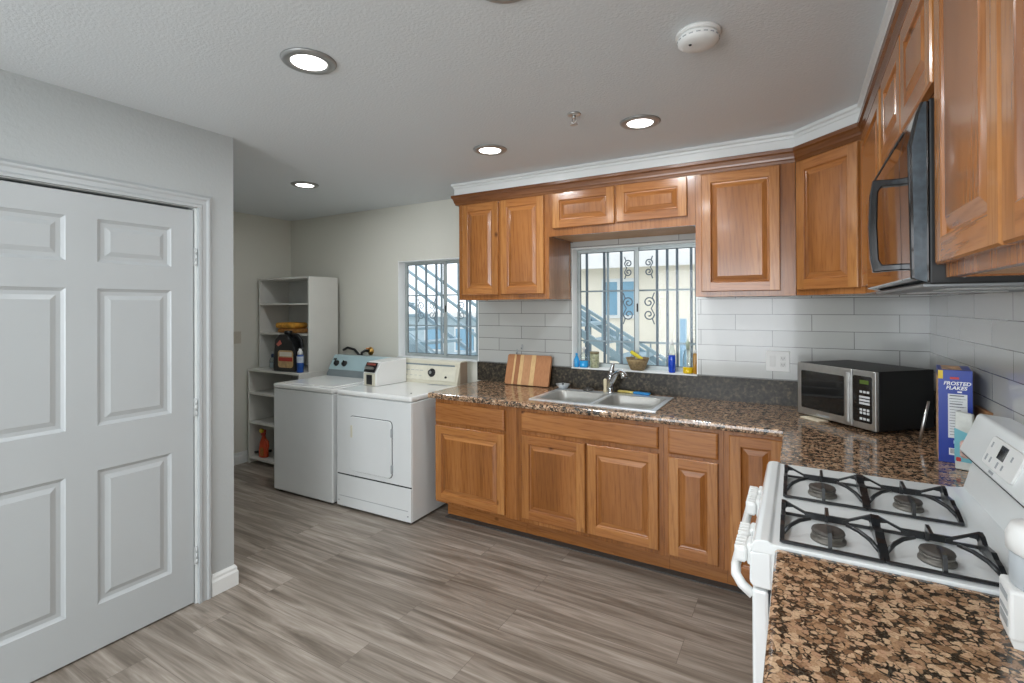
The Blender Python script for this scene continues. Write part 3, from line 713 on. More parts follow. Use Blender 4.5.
# ---------------------------------------------------------------- things on the kitchen sill
SZ = W2[2]+.0045
def bottle(name, label, x, y, prof, mat, extra=(), loc_z=SZ, cat='bottle', n=18, sx=1., sy=1.):
    r = thing(name, label, cat, (x, y, loc_z))
    bm = new(); lathe(bm, prof, (x, y, loc_z), n, sx=sx, sy=sy); obj('body', bm, mat, r)
    for nm, p, m in extra:
        bm = new(); lathe(bm, p, (x, y, loc_z), n, sx=sx, sy=sy); obj(nm, bm, m, r)
    return r
bottle('dish_soap_bottle', 'clear bottle of bright blue dish soap at the right end of the sink sill', -.735, 3.44,
       [(.02, .0), (.024, .006), (.024, .105), (.022, .118)], BLUEL,
       [('neck', [(.0235, .119), (.022, .14), (.012, .17), (.011, .185)], CLEARP), ('cap', [(.013, .186), (.013, .2), (.006, .208), (.005, .222), (.002, .224)], PLASTICW)])
bottle('soap_dispenser', 'clear pump bottle with yellow soap on the sink sill', -.635, 3.455,
       [(.03, .0), (.033, .005), (.033, .042)], YELL,
       [('clear_shoulder', [(.033, .043), (.032, .11), (.026, .14), (.012, .16)], CLEARP), ('pump_stem', [(.003, .045), (.003, .16)], GREYP), ('pump_head', [(.012, .16), (.012, .185), (.015, .19), (.013, .205), (.005, .215), (.003, .23)], plain('pale_green_plastic', '#B7C6B0', .4))])
bottle('oil_bottle', 'slim amber bottle against the right reveal of the sink window', -.588, 3.447, [(.013, 0), (.014, .004), (.014, .12), (.01, .135)], AMBER,
       [('cap', [(.0095, .136), (.0095, .155), (.006, .157)], PLASTICW)])
bottle('soap_bottle', 'short light blue bottle at the far left of the sink sill', -1.418, 3.425, [(.017, 0), (.019, .004), (.019, .06), (.012, .075), (.008, .085)], LBLUE, [('cap', [(.009, .086), (.009, .1), (.005, .103)], LBLUE)])
bottle('hand_soap_bottle', 'clear pump bottle of light blue soap left of the candle jar', -1.365, 3.435, [(.031, 0), (.033, .004), (.033, .05)], LBLUE,
       [('clear_shoulder', [(.033, .051), (.031, .08), (.024, .1), (.01, .11)], CLEARP), ('pump_head', [(.008, .11), (.008, .13), (.016, .135), (.016, .145), (.004, .15)], PLASTICW)])
bottle('candle_jar', 'speckled green and beige candle jar on the sink sill', -1.29, 3.455, [(.03, 0), (.033, .004), (.034, .1), (.031, .102), (.03, .09)], None or plain('speckled_jar', '#9A9C7E', .35, vary=.4, scale=70),
       [('lid', [(.0335, .102), (.0345, .106), (.0345, .114), (.031, .117)], plain('jar_lid_brown', '#7D7256', .5))], cat='jar')
r = thing('woven_bowl', 'brown woven bowl on the middle of the sink sill', 'bowl', (-.975, 3.46, SZ))
bm = new(); lathe(bm, [(.04, 0), (.048, .004), (.06, .03), (.072, .06), (.078, .082), (.074, .082), (.066, .058), (.054, .03), (.042, .008), (.0, .007)], (-.975, 3.46, SZ), 28)
bw = obj('bowl_wall', bm, plain('woven_fibre', '#8F7A57', .8, vary=.35, scale=90), r)
bm = new()
for k in range(28):
    a = 2*PI*k/28; tube(bm, [(-.975+.078*math.cos(a), 3.46+.078*math.sin(a), SZ+.082+.004*(k % 2)), (-.975+.078*math.cos(a+.23), 3.46+.078*math.sin(a+.23), SZ+.082+.004*((k+1) % 2))], .003, 5)
obj('bowl_rim', bm, bpy.data.materials['woven_fibre'], r)
bm = new(); tube(bm, [(-1.02, 3.455, SZ+.128), (-.985, 3.455, SZ+.105), (-.945, 3.452, SZ+.08), (-.93, 3.45, SZ+.05)], [.012, .013, .013, .01], 12)
tag(obj('scrub_sponge', bm, plain('yellow_sponge', '#DCCB3E', .8, vary=.15, scale=80)), 'yellow scrubber sticking out of the woven bowl', 'sponge')

# ---------------------------------------------------------------- outlet plates
def plate(name, label, x0, x1, z0, z1):
    r = thing(name, label, 'outlet', ((x0+x1)/2, TY, z0))
    bm = new(); box(bm, x0, x1, TY-.006, TY-.0002, z0, z1, .003); obj('plate', bm, PLASTICW, r)
    w = x1-x0; c1 = x0+w*.28; c2 = x0+w*.72; zc = (z0+z1)/2
    bm = new(); box(bm, c1-.016, c1+.016, TY-.009, TY-.006, zc-.033, zc+.033, .002); obj('rocker_switch', bm, plain('rocker_white', '#D9DAD8', .35), r)
    for s in (-1, 1):
        bm = new(); box(bm, c2-.016, c2+.016, TY-.0085, TY-.006, zc+s*.019-.014, zc+s*.019+.014, .006)
        so = obj('socket', bm, bpy.data.materials['rocker_white'], r)
        bm = new()
        for dx in (-.006, .006): box(bm, c2+dx-.0012, c2+dx+.0012, TY-.0092, TY-.0084, zc+s*.019-.004, zc+s*.019+.006)
        box(bm, c2-.002, c2+.002, TY-.0092, TY-.0084, zc+s*.019-.01, zc+s*.019-.006)
        obj('slot', bm, RUBBER, so)
plate('outlet_plate', 'white double outlet and switch plate on the tile above the worktop', -.17, -.042, 1.107, 1.23)
r = thing('light_switch', 'beige light switch on the far left wall by the shelves', 'switch', (XL, 2.84, 1.22))
bm = new(); box(bm, XL+.0005, XL+.006, 2.805, 2.875, 1.162, 1.278, .002); obj('plate', bm, plain('beige_plate', '#C9C3B4', .4), r)
bm = new(); box(bm, XL+.006, XL+.013, 2.834, 2.846, 1.205, 1.235, .002); obj('toggle', bm, bpy.data.materials['beige_plate'], r)

# ---------------------------------------------------------------- ceiling fittings
def can(x, y, label):
    r = thing('recessed_light', label, 'ceiling light', (x, y, H), 0, 'recessed ceiling lights')
    bm = new(); lathe(bm, [(.064, -.004), (.067, -.010), (.094, -.008), (.1, -.001), (.064, -.001)], (x, y, H), 32); obj('trim_ring', bm, plain('can_trim_nickel', '#A8A9A8', .3, metal=.6) if 'can_trim_nickel' not in bpy.data.materials else bpy.data.materials['can_trim_nickel'], r)
    bm = new(); lathe(bm, [(.0635, -.0065), (.0635, -.002), (.02, -.002)], (x, y, H), 32); obj('lens', bm, LENS, r)
    l = area('can_lamp', (x, y, H-.014), (0, 0, -1), .13, .13, CAN_W, CAN_C, 'DISK'); l.parent = r; l.location = (0, 0, -.014); l.rotation_euler = (0, 0, 0)
    return r
for x, y, lb in ((-1.588, 1.239, 'lit recessed ceiling light nearest the white door'), (-1.565, 2.472, 'lit recessed ceiling light in front of the left wall cabinet'),
                 (-.682, 2.487, 'lit recessed ceiling light in front of the one-door wall cabinet'), (-3.209, 2.466, 'lit recessed ceiling light above the laundry corner'),
                 (-.72, 1.213, 'recessed ceiling light cut off by the top edge')):
    can(x, y, lb)
for k, (x, y) in enumerate(((-1.58, 0.0), (-.72, 0.0), (-1.58, -1.3), (-.4, -1.3))):
    l = area('fill_lamp_behind', (x, y, H-.014), (0, 0, -1), .13, .13, CAN_W, CAN_C, 'DISK')  # unseen lamps without fixtures, added behind the camera to fill the room
r = thing('smoke_detector', 'round white smoke detector on the ceiling', 'smoke detector', (-.288, 1.776, H))
bm = new(); lathe(bm, [(.072, -.0005), (.074, -.012), (.066, -.014)], (-.288, 1.776, H), 36); obj('base', bm, PLASTICW, r)
bm = new(); lathe(bm, [(.064, -.014), (.068, -.02), (.066, -.034), (.052, -.043), (.02, -.045)], (-.288, 1.776, H), 36); cv = obj('cover', bm, PLASTICW, r)
bm = new()
for k in range(18):
    a = 2*PI*k/18; bar(bm, (-.288+.0665*math.cos(a-.1), 1.776+.0665*math.sin(a-.1), H-.0275), (-.288+.0665*math.cos(a+.1), 1.776+.0665*math.sin(a+.1), H-.0275), .004, .003)
obj('vent_slots', bm, GREYP, cv)
bm = new(); lathe(bm, [(.004, -.047), (.005, -.0445), (.001, -.0435)], (-.31, 1.755, H), 10); obj('test_light', bm, RUBBER, cv)
r = thing('fire_sprinkler', 'small metal fire sprinkler head on the ceiling', 'sprinkler', (-.928, 2.222, H))
bm = new(); lathe(bm, [(.033, -.0005), (.032, -.006), (.018, -.009), (.01, -.01)], (-.928, 2.222, H), 20); obj('escutcheon', bm, STEEL, r)
bm = new(); lathe(bm, [(.009, -.01), (.009, -.022)], (-.928, 2.222, H), 10)
for s in (-1, 1): tube(bm, [(-.928+s*.008, 2.222, H-.02), (-.928+s*.013, 2.222, H-.034), (-.928, 2.222, H-.05)], .003, 6)
obj('frame', bm, STEEL, r)
bm = new(); lathe(bm, [(.004, -.049), (.02, -.051), (.02, -.053), (.003, -.054)], (-.928, 2.222, H), 14); obj('deflector', bm, STEEL, r)

# ---------------------------------------------------------------- washing machine and dryer
r = thing('washing_machine', 'white top-loading washing machine with pale blue console', 'washing machine', (-3.752, 2.578, 0), math.radians(1.3))
wW, wD = .688, .70
bm = new(); box(bm, 0, wW, .0, wD, .018, .845, .008); obj('body', bm, ENAMEL2, r, False)
bm = new(); box(bm, -.001, wW+.001, -.004, wD, .848, .885, .01); obj('top_deck', bm, ENAMEL, r, False)
bm = new(); box(bm, .06, .63, .06, .49, .884, .891, .004); ld = obj('lid', bm, ENAMEL, r, False)
bm = new(); box(bm, .28, .41, .052, .062, .882, .889, .002); obj('lid_grip', bm, ENAMEL2, ld, False)
bm = new(); pr = [(.525, .884), (.53, .905), (.555, .945), (.575, .955), (.60, .945), (.60, .884)]; prism(bm, pr, .015, .673, 'X', r=.004); obj('console_band', bm, GREYB, r, False)
bm = new()
pts = [(.552, .942), (.62, 1.06), (.63, 1.066), (.69, 1.066), (.69, .884), (.575, .884)]
prism(bm, pts, .012, .676, 'X', r=.004); cs = obj('console', bm, CONSBLUE, r, False)
sl = Vector((0, .068, .118)).normalized(); nrm = Vector((0, -.118, .068)).normalized()
for k, x in enumerate((.09, .19, .5)):
    c = Vector((x, .582, .994)); M = Matrix.Translation(c) @ nrm.to_track_quat('Z', 'Y').to_matrix().to_4x4()
    bm = new(); lathe(bm, [(.028, 0), (.028, .004), (.022, .006), (.02, .022), (.012, .024)], n=18, M=M); box(bm, -.004, .004, -.021, .021, .02, .03, .001, M=M); obj('dial', bm, BLACK if k < 2 else GREYP, r, False)
bm = new(); M = Matrix.Translation(Vector((.05, .60, 1.028))) @ nrm.to_track_quat('Z', 'Y').to_matrix().to_4x4(); box(bm, -.018, .018, -.008, .008, 0, .006, .002, M=M); obj('badge', bm, BLACK, r, False)
bm = new()
for x in (.05, .64):
    for y in (.05, .6): lathe(bm, [(.025, 0.0005), (.025, .02)], (x, y, 0), 12)
obj('foot', bm, RUBBER, r, False)
r = thing('clothes_dryer', 'white clothes dryer with beige console and small front door', 'dryer', (-3.03, 2.606, 0), math.radians(1.3))
dW, dD = .722, .7
bm = new(); box(bm, 0, dW, .006, dD, .018, .845, .006); obj('body', bm, ENAMEL2, r, False)
bm = new(); box(bm, -.001, dW+.001, -.004, dD, .848, .885, .012); obj('top_deck', bm, ENAMEL, r, False)
bm = new(); box(bm, .004, dW-.004, .003, .008, .25, .264); obj('dark_seam', bm, RUBBER, r, False)
bm = new(); box(bm, .002, dW-.002, -.002, .01, .262, .842, .003); obj('front_panel', bm, ENAMEL2, r, False)
bm = new(); box(bm, .002, dW-.002, -.004, .01, .02, .252, .003); kp = obj('kick_panel', bm, ENAMEL2, r, False)
bm = new(); box(bm, .03, dW-.03, -.0055, -.003, .094, .098); lathe(bm, [(.006, 0), (.006, .003)], n=8, M=Matrix.Translation((.025, -.004, .06)) @ Matrix.Rotation(PI/2, 4, 'X')); lathe(bm, [(.006, 0), (.006, .003)], n=8, M=Matrix.Translation((dW-.03, -.004, .06)) @ Matrix.Rotation(PI/2, 4, 'X')); obj('panel_seam', bm, GREYP, kp, False)
bm = new(); pts = rrect(.14, .55, .3, .7, .03); prism(bm, pts, -.014, -.001, 'Y', r=.003); dr = obj('door', bm, ENAMEL2, r, False)
bm = new(); prism(bm, rrect(.136, .554, .296, .704, .033), -.0035, -.0015, 'Y'); obj('door_gasket', bm, RUBBER, r, False)
bm = new(); box(bm, .156, .176, -.0165, -.013, .545, .635, .003); obj('door_pull', bm, BEIGE, dr, False)
for z in (.365, .62):
    bm = new(); box(bm, .546, .56, -.017, -.004, z-.03, z+.03, .002); obj('hinge', bm, GREYP, dr, False)
bm = new(); pts = [(.555, .884), (.60, 1.055), (.612, 1.068), (.70, 1.068), (.70, .884)]; prism(bm, pts, .085, .715, 'X', r=.003); cs = obj('console', bm, BEIGE, r, False)
sl = Vector((0, .045, .171)).normalized(); nrm = Vector((0, -.171, .045)).normalized()
cm = Matrix.Translation(Vector((.4, .578, .970))) @ Matrix(((1, 0, 0, 0), (0, sl.y, nrm.y, 0), (0, sl.z, nrm.z, 0), (0, 0, 0, 1)))
bm = new(); box(bm, -.29, .29, -.062, .058, 0, .004, .002, M=cm); pn = obj('control_panel', bm, BEIGE2, r, False)
bm = new(); box(bm, -.27, -.0, .058, .07, 0.0005, .005, M=cm); box(bm, .005, .12, .058, .07, 0.0005, .005, M=cm); box(bm, .125, .27, .058, .07, 0.0005, .005, M=cm); obj('dark_strip', bm, GREYB, pn, False)
bm = new(); lathe(bm, [(.034, .004), (.034, .008), (.027, .01), (.025, .026), (.014, .028)], n=22, M=cm @ Matrix.Translation((.055, .0, 0))); kb = obj('timer_dial', bm, BLACK, r, False)
bm = new(); lathe(bm, [(.013, .028), (.011, .031)], n=16, M=cm @ Matrix.Translation((.055, .0, 0))); obj('dial_cap', bm, STEEL, kb, False)
bm = new(); lathe(bm, [(.009, .004), (.009, .012), (.005, .013)], n=12, M=cm @ Matrix.Translation((.2, -.03, 0))); obj('start_button', bm, BLACK, r, False)
bm = new()
for k in range(5):
    box(bm, -.26+k*.047, -.225+k*.047, .012, .016, .004, .0045, M=cm); box(bm, -.26+k*.047, -.235+k*.047, -.03, -.027, .004, .0045, M=cm)
obj('dial_marks', bm, GREYP, pn, False)
bm = new(); box(bm, .715, .7175, .60, .7, .89, 1.06); obj('console_end', bm, BROWNBEIGE, cs, False)
bm = new(); box(bm, .46, .66, .50, .545, .885, .8862); obj('lint_filter_lid', bm, GREYP, r, False)
bm = new(); lathe(bm, [(.005, .885), (.005, .889)], (.62, .12, 0), 8); obj('screw', bm, BLACK, r, False)
bm = new()
for x in (.05, .67):
    for y in (.05, .6): lathe(bm, [(.025, 0.0005), (.025, .02)], (x, y, 0), 12)
obj('foot', bm, RUBBER, r, False)
# coin box
r = thing('coin_box', 'white coin box with black slot front standing on the dryer top', 'coin box', (-3.012, 2.842, .8862), math.radians(-4))
bm = new(); pts = [(0.012, 0), (0.012, .1), (.055, .178), (.075, .186), (.33, .196), (.33, 0)]; prism(bm, pts, 0, .155, 'X', r=.003); obj('housing', bm, ENAMEL, r, False)
bm = new(); prism(bm, [(.004, .002), (.004, .098), (.013, .1), (.013, .002)], .02, .138, 'X'); obj('front_plate', bm, BEIGE, r, False)
bm = new(); box(bm, .05, .112, -.002, .005, .012, .088, .002); obj('coin_return', bm, BLACK, r, False)
bm = new(); M = Matrix.Translation((.078, .026, .142)) @ Vector((0, -.088, .043)).normalized().to_track_quat('Z', 'Y').to_matrix().to_4x4(); box(bm, -.062, .062, -.04, .04, .002, .01, .002, M=M); sp = obj('slot_plate', bm, BLACK, r, False)
bm = new(); box(bm, -.045, .045, -.02, .0, .009, .03, .003, M=M); obj('coin_slide', bm, STEEL, sp, False)
bm = new(); box(bm, -.05, .05, .016, .032, .0095, .0115, .001, M=M); obj('price_sticker', bm, plain('red_sticker', '#8A4438', .5), sp, False)
# hoses behind
r = thing('water_valve', 'brass water valve with dark hose on the wall behind the washing machine', 'valve', (-3.52, B, 1.09))
bm = new(); lathe(bm, [(.04, 0), (.038, .006), (.016, .01), (.016, .03)], n=18, M=Matrix.Translation((-3.52, B-.0005, 1.09)) @ Matrix.Rotation(PI/2, 4, 'X')); obj('wall_flange', bm, plain('brass', '#B08A4A', .3, metal=.8), r)
bm = new(); tube(bm, [(-3.52, B-.03, 1.09), (-3.53, B-.06, 1.1), (-3.56, B-.075, 1.08), (-3.575, B-.07, 1.0)], .013, 10); obj('hose', bm, BLACK, r)
bm = new(); lathe(bm, [(.016, 0), (.02, .006), (.016, .012)], (-3.52, B-.04, 1.112), 12); obj('valve_handle', bm, plain('orange_handle', '#C9803A', .5), r)
bm = new(); tube(bm, [(-3.87, B-.02, 1.09), (-3.8, B-.03, 1.115), (-3.7, B-.035, 1.1), (-3.62, B-.03, 1.03), (-3.58, B-.03, .95)], .012, 8)
tag(obj('drain_hose', bm, BLACK), 'black hose curving on the wall behind the washing machine', 'hose')

# ---------------------------------------------------------------- shelves with their contents
def shelf_unit(name, label, x0, x1, y0, y1, z0, z1, shelves, t=.018, back=True, over=0.):
    r = thing(name, label, 'shelving unit', ((x0+x1)/2, (y0+y1)/2, z0))
    for a in (x0, x1-t):
        bm = new(); box(bm, a, a+t, y0, y1, z0+.001, z1-t, .001); obj('side_panel', bm, SHELFW, r)
    bm = new(); box(bm, x0-over, x1+over, y0-over, y1, z1-t, z1, .001); obj('top_panel', bm, SHELFW, r)
    bm = new(); box(bm, x0+t, x1-t, y1-.006, y1, z0+.01, z1-t); obj('back_panel', bm, plain('grey_white_back', '#C5C6C3', .5) if 'grey_white_back' not in bpy.data.materials else bpy.data.materials['grey_white_back'], r)
    for z in shelves:
        bm = new(); box(bm, x0+t, x1-t, y0+.004, y1-.006, z-t, z, .001); obj('shelf', bm, SHELFW, r)
    return r
LT = .912
shelf_unit('base_shelf_unit', 'low white shelving unit on the floor left of the washing machine', -4.643, -3.88, 2.915, 3.395, 0, LT, (.06, .405, .687))
shelf_unit('hutch_shelf_unit', 'tall white hutch shelves standing on the low shelving unit', -4.64, -3.89, 3.03, 3.36, LT, 1.795, (1.262, 1.55))
# yellow bundles
bm = new(); box(bm, -4.40, -4.10, 3.06, 3.24, 1.2635, 1.305, .018, 3)
o = tag(obj('folded_cloth', bm, plain('brown_cloth', '#9A6B34', .9, vary=.25, scale=40), smooth=True), 'brown folded bundle under the yellow one on the hutch shelf', 'cloth', 'folded bundles on the hutch shelf')
bm = new(); box(bm, -4.43, -4.15, 3.055, 3.23, 1.306, 1.362, .024, 3)
o = tag(obj('folded_cloth', bm, plain('yellow_cloth', '#CF9436', .9, vary=.3, scale=25), smooth=True), 'yellow folded bundle on top of the brown one on the hutch shelf', 'cloth', 'folded bundles on the hutch shelf')
# black jug
jx, jy = -4.13, 2.99
r = thing('detergent_jug', 'black plastic jug with a red and white label on the shelving unit', 'jug', (jx, jy, LT), math.radians(6))
bm = new()
pts = [(-.135, .0), (.135, .0), (.14, .03), (.138, .2), (.10, .27), (.055, .315), (.045, .345), (-.06, .345), (-.115, .3), (-.13, .2), (-.14, .03)]
hole = None
prism(bm, pts, -.055, .055, 'Y', r=.012); bmesh.ops.translate(bm, verts=bm.verts, vec=(0, 0, .001)); obj('body', bm, BLACK, r, False)
bm = new(); tube(bm, [(.13, 0, .19), (.172, 0, .235), (.165, 0, .29), (.12, 0, .335), (.05, 0, .345)], .017, 10); obj('handle', bm, BLACK, r, False)
bm = new(); lathe(bm, [(.036, .345), (.036, .375), (.03, .38)], (-.0, 0, 0), 18); obj('cap', bm, BLACK, r, False)
LW = plain('jug_label_gold', '#B89A6C', .4, vary=.2, scale=30)
bm = new(); prism(bm, rrect(-.07, .12, .04, .20, .03), -.0572, -.0552, 'Y'); lb = obj('label', bm, LW, r, False)
bm = new(); prism(bm, rrect(-.062, .114, .10, .135, .006), -.0582, -.0573, 'Y'); obj('label_band', bm, plain('red_print', '#B0322A', .4), lb, False)
bm = new(); prism(bm, rrect(-.05, .105, .145, .185, .006), -.0582, -.0573, 'Y'); obj('label_band', bm, plain('white_print', '#D8D2C4', .4), lb, False)
bm = new(); prism(bm, [(-.09, .255), (-.07, .235), (-.02, .26), (-.045, .295)], -.0572, -.0552, 'Y'); obj('label_patch', bm, plain('pink_print', '#C56A5C', .4), r, False)
# spray can
bottle('spray_can', 'blue spray can with white cap right of the black jug', -3.955, 2.985, [(.027, 0), (.03, .004), (.03, .15), (.026, .162)], plain('blue_can', '#1E4E9C', .3, vary=.2, scale=20),
       [('label_band', [(.0304, .09), (.0306, .092), (.0306, .145), (.0304, .147)], plain('can_label_white', '#B9C2CE', .4, vary=.25, scale=35)), ('cap', [(.024, .163), (.024, .19), (.016, .196), (.012, .215), (.008, .217)], PLASTICW)], LT+.0008, 'spray can')
bottle('floral_bag', 'dark floral wrapped bottle behind the black jug and spray can', -3.99, 3.19, [(.05, 0), (.055, .01), (.055, .19), (.035, .235), (.03, .27)], plain('floral_print', '#5A3A40', .7, vary=.9, scale=45), [('cap', [(.02, .271), (.028, .28), (.028, .312), (.015, .317)], plain('maroon_cap', '#6A2530', .4))], LT+.0008, 'bottle')
bottle('spray_bottle', 'small clear bottle with blue cap at the left end of the shelving unit', -4.53, 3.1, [(.024, 0), (.027, .004), (.027, .07), (.02, .09), (.012, .1)], CLEARP, [('liquid', [(.022, .002), (.025, .006), (.025, .05)], plain('pale_liquid', '#C9D4DA', .1)), ('cap', [(.013, .101), (.013, .13), (.008, .135)], plain('navy_cap', '#233A5C', .4)), ('nozzle', [(.005, .135), (.005, .16)], PLASTICW)], LT+.0008)
bottle('cleaner_bottle', 'light blue bottle half hidden behind the black jug', -4.33, 3.1, [(.028, 0), (.032, .004), (.032, .12), (.024, .15), (.012, .17)], plain('sky_blue_plastic', '#5FA9CF', .35), [('cap', [(.013, .171), (.013, .2), (.008, .204)], PLASTICW)], LT+.0008)
# orange spray bottle on the bottom shelf
ox, oy = -4.50, 2.985
r = thing('trigger_spray_bottle', 'orange spray bottle with yellow nozzle on the bottom shelf', 'spray bottle', (ox, oy, .06))
bm = new(); lathe(bm, [(.052, .001), (.058, .008), (.056, .09), (.046, .14), (.024, .19), (.018, .21)], (ox, oy, .06), 20, sy=.6); obj('body', bm, plain('orange_plastic', '#D2502A', .35), r)
bm = new(); prism(bm, rrect(ox-.0, ox+.048, .08, .16, .015), oy-.037, oy-.0335, 'Y'); obj('label', bm, plain('orange_label', '#B5702A', .45, vary=.4, scale=50), r)
bm = new(); tube(bm, [(ox+.03, oy, .235), (ox+.062, oy, .215), (ox+.07, oy, .17), (ox+.052, oy, .12)], .01, 8); obj('handle', bm, bpy.data.materials['orange_plastic'], r)
bm = new(); lathe(bm, [(.019, .211), (.019, .235)], (ox, oy, .06), 14); box(bm, ox-.05, ox+.025, oy-.012, oy+.012, .296, .325, .006); tube(bm, [(ox-.02, oy, .296), (ox-.035, oy, .28), (ox-.034, oy, .262)], .005, 6); obj('trigger_head', bm, plain('red_trigger', '#B5402A', .4), r)
bm = new(); lathe(bm, [(.008, 0), (.018, .004), (.022, .018), (.018, .032), (.006, .036)], n=16, M=Matrix.Translation((ox-.0, oy-.013, .317)) @ Matrix.Rotation(PI/2, 4, 'X') @ Matrix.Translation((0, 0, -.01))); obj('nozzle_cap', bm, plain('yellow_cap', '#C9B22E', .4), r)
bm = new(); tube(bm, [(-4.61, 2.965, .095), (-4.60, 3.05, .085), (-4.58, 3.12, .075)], .012, 8)
tag(obj('black_wand', bm, BLACK), 'short black wand lying on the bottom shelf beside the orange bottle', 'wand')

# ---------------------------------------------------------------- gas range
Y0, Y1 = 1.393, 2.126
r = thing('gas_range', 'white freestanding gas range between the two granite worktops', 'stove', (.25, 1.74, 0))
bm = new(); box(bm, -.06, .58, Y0+.004, Y1-.004, .02, .893); obj('body', bm, STOVEW, r)
bm = new()
for x in (-.02, .53):
    for y in (Y0+.06, Y1-.06): lathe(bm, [(.02, .0005), (.02, .02)], (x, y, 0), 10)
obj('foot', bm, RUBBER, r)
bm = new(); prism(bm, [(-.104, .9), (-.098, .913), (-.085, .918), (-.066, .918), (-.058, .912), (.43, .912), (.47, .918), (.49, .918), (.49, .893), (-.104, .884)], Y0, Y1, 'Y', r=.003); ct = obj('cooktop', bm, STOVEW, r)
bm = new(); prism(bm, [(-.108, .882), (-.06, .89), (-.06, .795), (-.1, .795), (-.109, .805)], Y0+.001, Y1-.001, 'Y', r=.004); obj('control_panel', bm, STOVEW, r)
bm = new(); box(bm, -.104, -.066, Y0+.006, Y1-.006, .215, .788, .008); od = obj('oven_door', bm, STOVEW, r)
bm = new(); prism(bm, rrect(Y0+.13, Y1-.13, .34, .62, .02), -.106, -.103, 'X'); obj('oven_window', bm, BLACKG, od)
bm = new(); ha, hb = Y0+.035, Y1-.035
pt = [(-.104, ha, .758), (-.13, ha+.005, .775), (-.146, ha+.022, .79), (-.15, ha+.06, .797), (-.15, hb-.06, .797), (-.146, hb-.022, .79), (-.13, hb-.005, .775), (-.104, hb, .758)]
tube(bm, pt, .0125, 12); obj('door_handle', bm, PLASTICW, od)
bm = new(); box(bm, -.0675, -.0595, Y0+.012, Y1-.012, .04, .79); obj('door_gap', bm, RUBBER, r)
bm = new(); box(bm, -.104, -.066, Y0+.006, Y1-.006, .03, .205, .008); obj('storage_drawer', bm, STOVEW, r)
for y in (1.495, 1.59, 1.835, 1.93):
    bm = new(); box(bm, -.122, -.106, y-.03, y+.03, .812, .872, .008); box(bm, -.15, -.12, y-.042, y+.042, .822, .862, .009, 3)
    for k in range(4): box(bm, -.151, -.125, y-.032+k*.021-.0035, y-.032+k*.021+.0035, .8205, .8635, .002)
    obj('burner_knob', bm, PLASTICW, r)
bm = new(); prism(bm, [(.462, .915), (.492, 1.03), (.58, 1.03), (.58, .895), (.47, .895)], Y0+.002, Y1-.002, 'Y'); bk = obj('backguard_riser', bm, STOVEW, r)
bm = new(); prism(bm, [(.453, 1.036), (.46, 1.03), (.58, 1.03), (.58, 1.15), (.505, 1.158), (.498, 1.153)], Y0-.002, Y1+.002, 'Y', r=.004); bg = obj('backguard', bm, STOVEW, r)
bm = new(); prism(bm, [(.456, 1.0305), (.49, 1.0295), (.49, 1.024), (.462, 1.024)], Y0+.01, Y1-.01, 'Y'); obj('backguard_vent', bm, RUBBER, bk)
# backguard display: frame on the slanted face
va = Vector((.045, 0, .117)).normalized(); un = Vector((0, -1, 0)); wn = un.cross(va)
BM = Matrix(((un.x, va.x, wn.x, .4755), (un.y, va.y, wn.y, 1.80), (un.z, va.z, wn.z, 1.0945), (0, 0, 0, 1)))
bm = new(); pts = rrect(-.115, .115, -.042, .04, .012)
a = [bm.verts.new(BM @ Vector((x, y, -.002))) for x, y in pts]; b = [bm.verts.new(BM @ Vector((x, y, .004))) for x, y in pts]; b2 = [bm.verts.new(BM @ Vector((x*.985, y*.96, .006))) for x, y in pts]
n = len(pts); fs = []
for p, q in ((a, b), (b, b2)):
    for k in range(n): fs.append(bm.faces.new((p[k], p[(k+1) % n], q[(k+1) % n], q[k])))
fs += [bm.faces.new(a[::-1]), bm.faces.new(b2)]; bmesh.ops.recalc_face_normals(bm, faces=fs)
dp = obj('clock_panel', bm, PLASTICW, r)
bm = new(); box(bm, -.028, .018, -.008, .03, .005, .0075, M=BM); obj('clock_display', bm, BLACKG, dp)
for x, y, w, h in ((-.09, .016, .008, .016), (-.09, -.022, .009, .018), (-.058, -.022, .008, .016), (-.005, -.024, .009, .018), (.03, -.022, .008, .014), (.06, .012, .008, .014)):
    bm = new(); box(bm, x-w/2, x+w/2, y-h/2, y+h/2, .005, .0072, M=BM); obj('touch_key', bm, GREYP, dp)
bm = new()
for k in range(4): box(bm, -.05+k*.009, -.044+k*.009, -.056, -.048, .0005, .0018, M=BM)
obj('maker_mark', bm, GREYP, bg)
# burners
BX = (.064, .277); BYs = (1.488, 1.835)
for i, x in enumerate(BX):
    for j, y in enumerate(BYs):
        bm = new(); rr_ = (.036, .033)[i]
        lathe(bm, [(rr_+.003, .9125), (rr_+.003, .918), (rr_-.006, .919), (rr_-.006, .926), (rr_, .927), (rr_-.001, .931)], (x, y, 0), 28); bu = obj('burner', bm, BURN, r)
        bm = new(); lathe(bm, [(rr_-.002, .931), (rr_+.001, .934), (rr_-.001, .939), (rr_-.01, .9405)], (x, y, 0), 28); obj('burner_cap', bm, BURNCAP, bu)
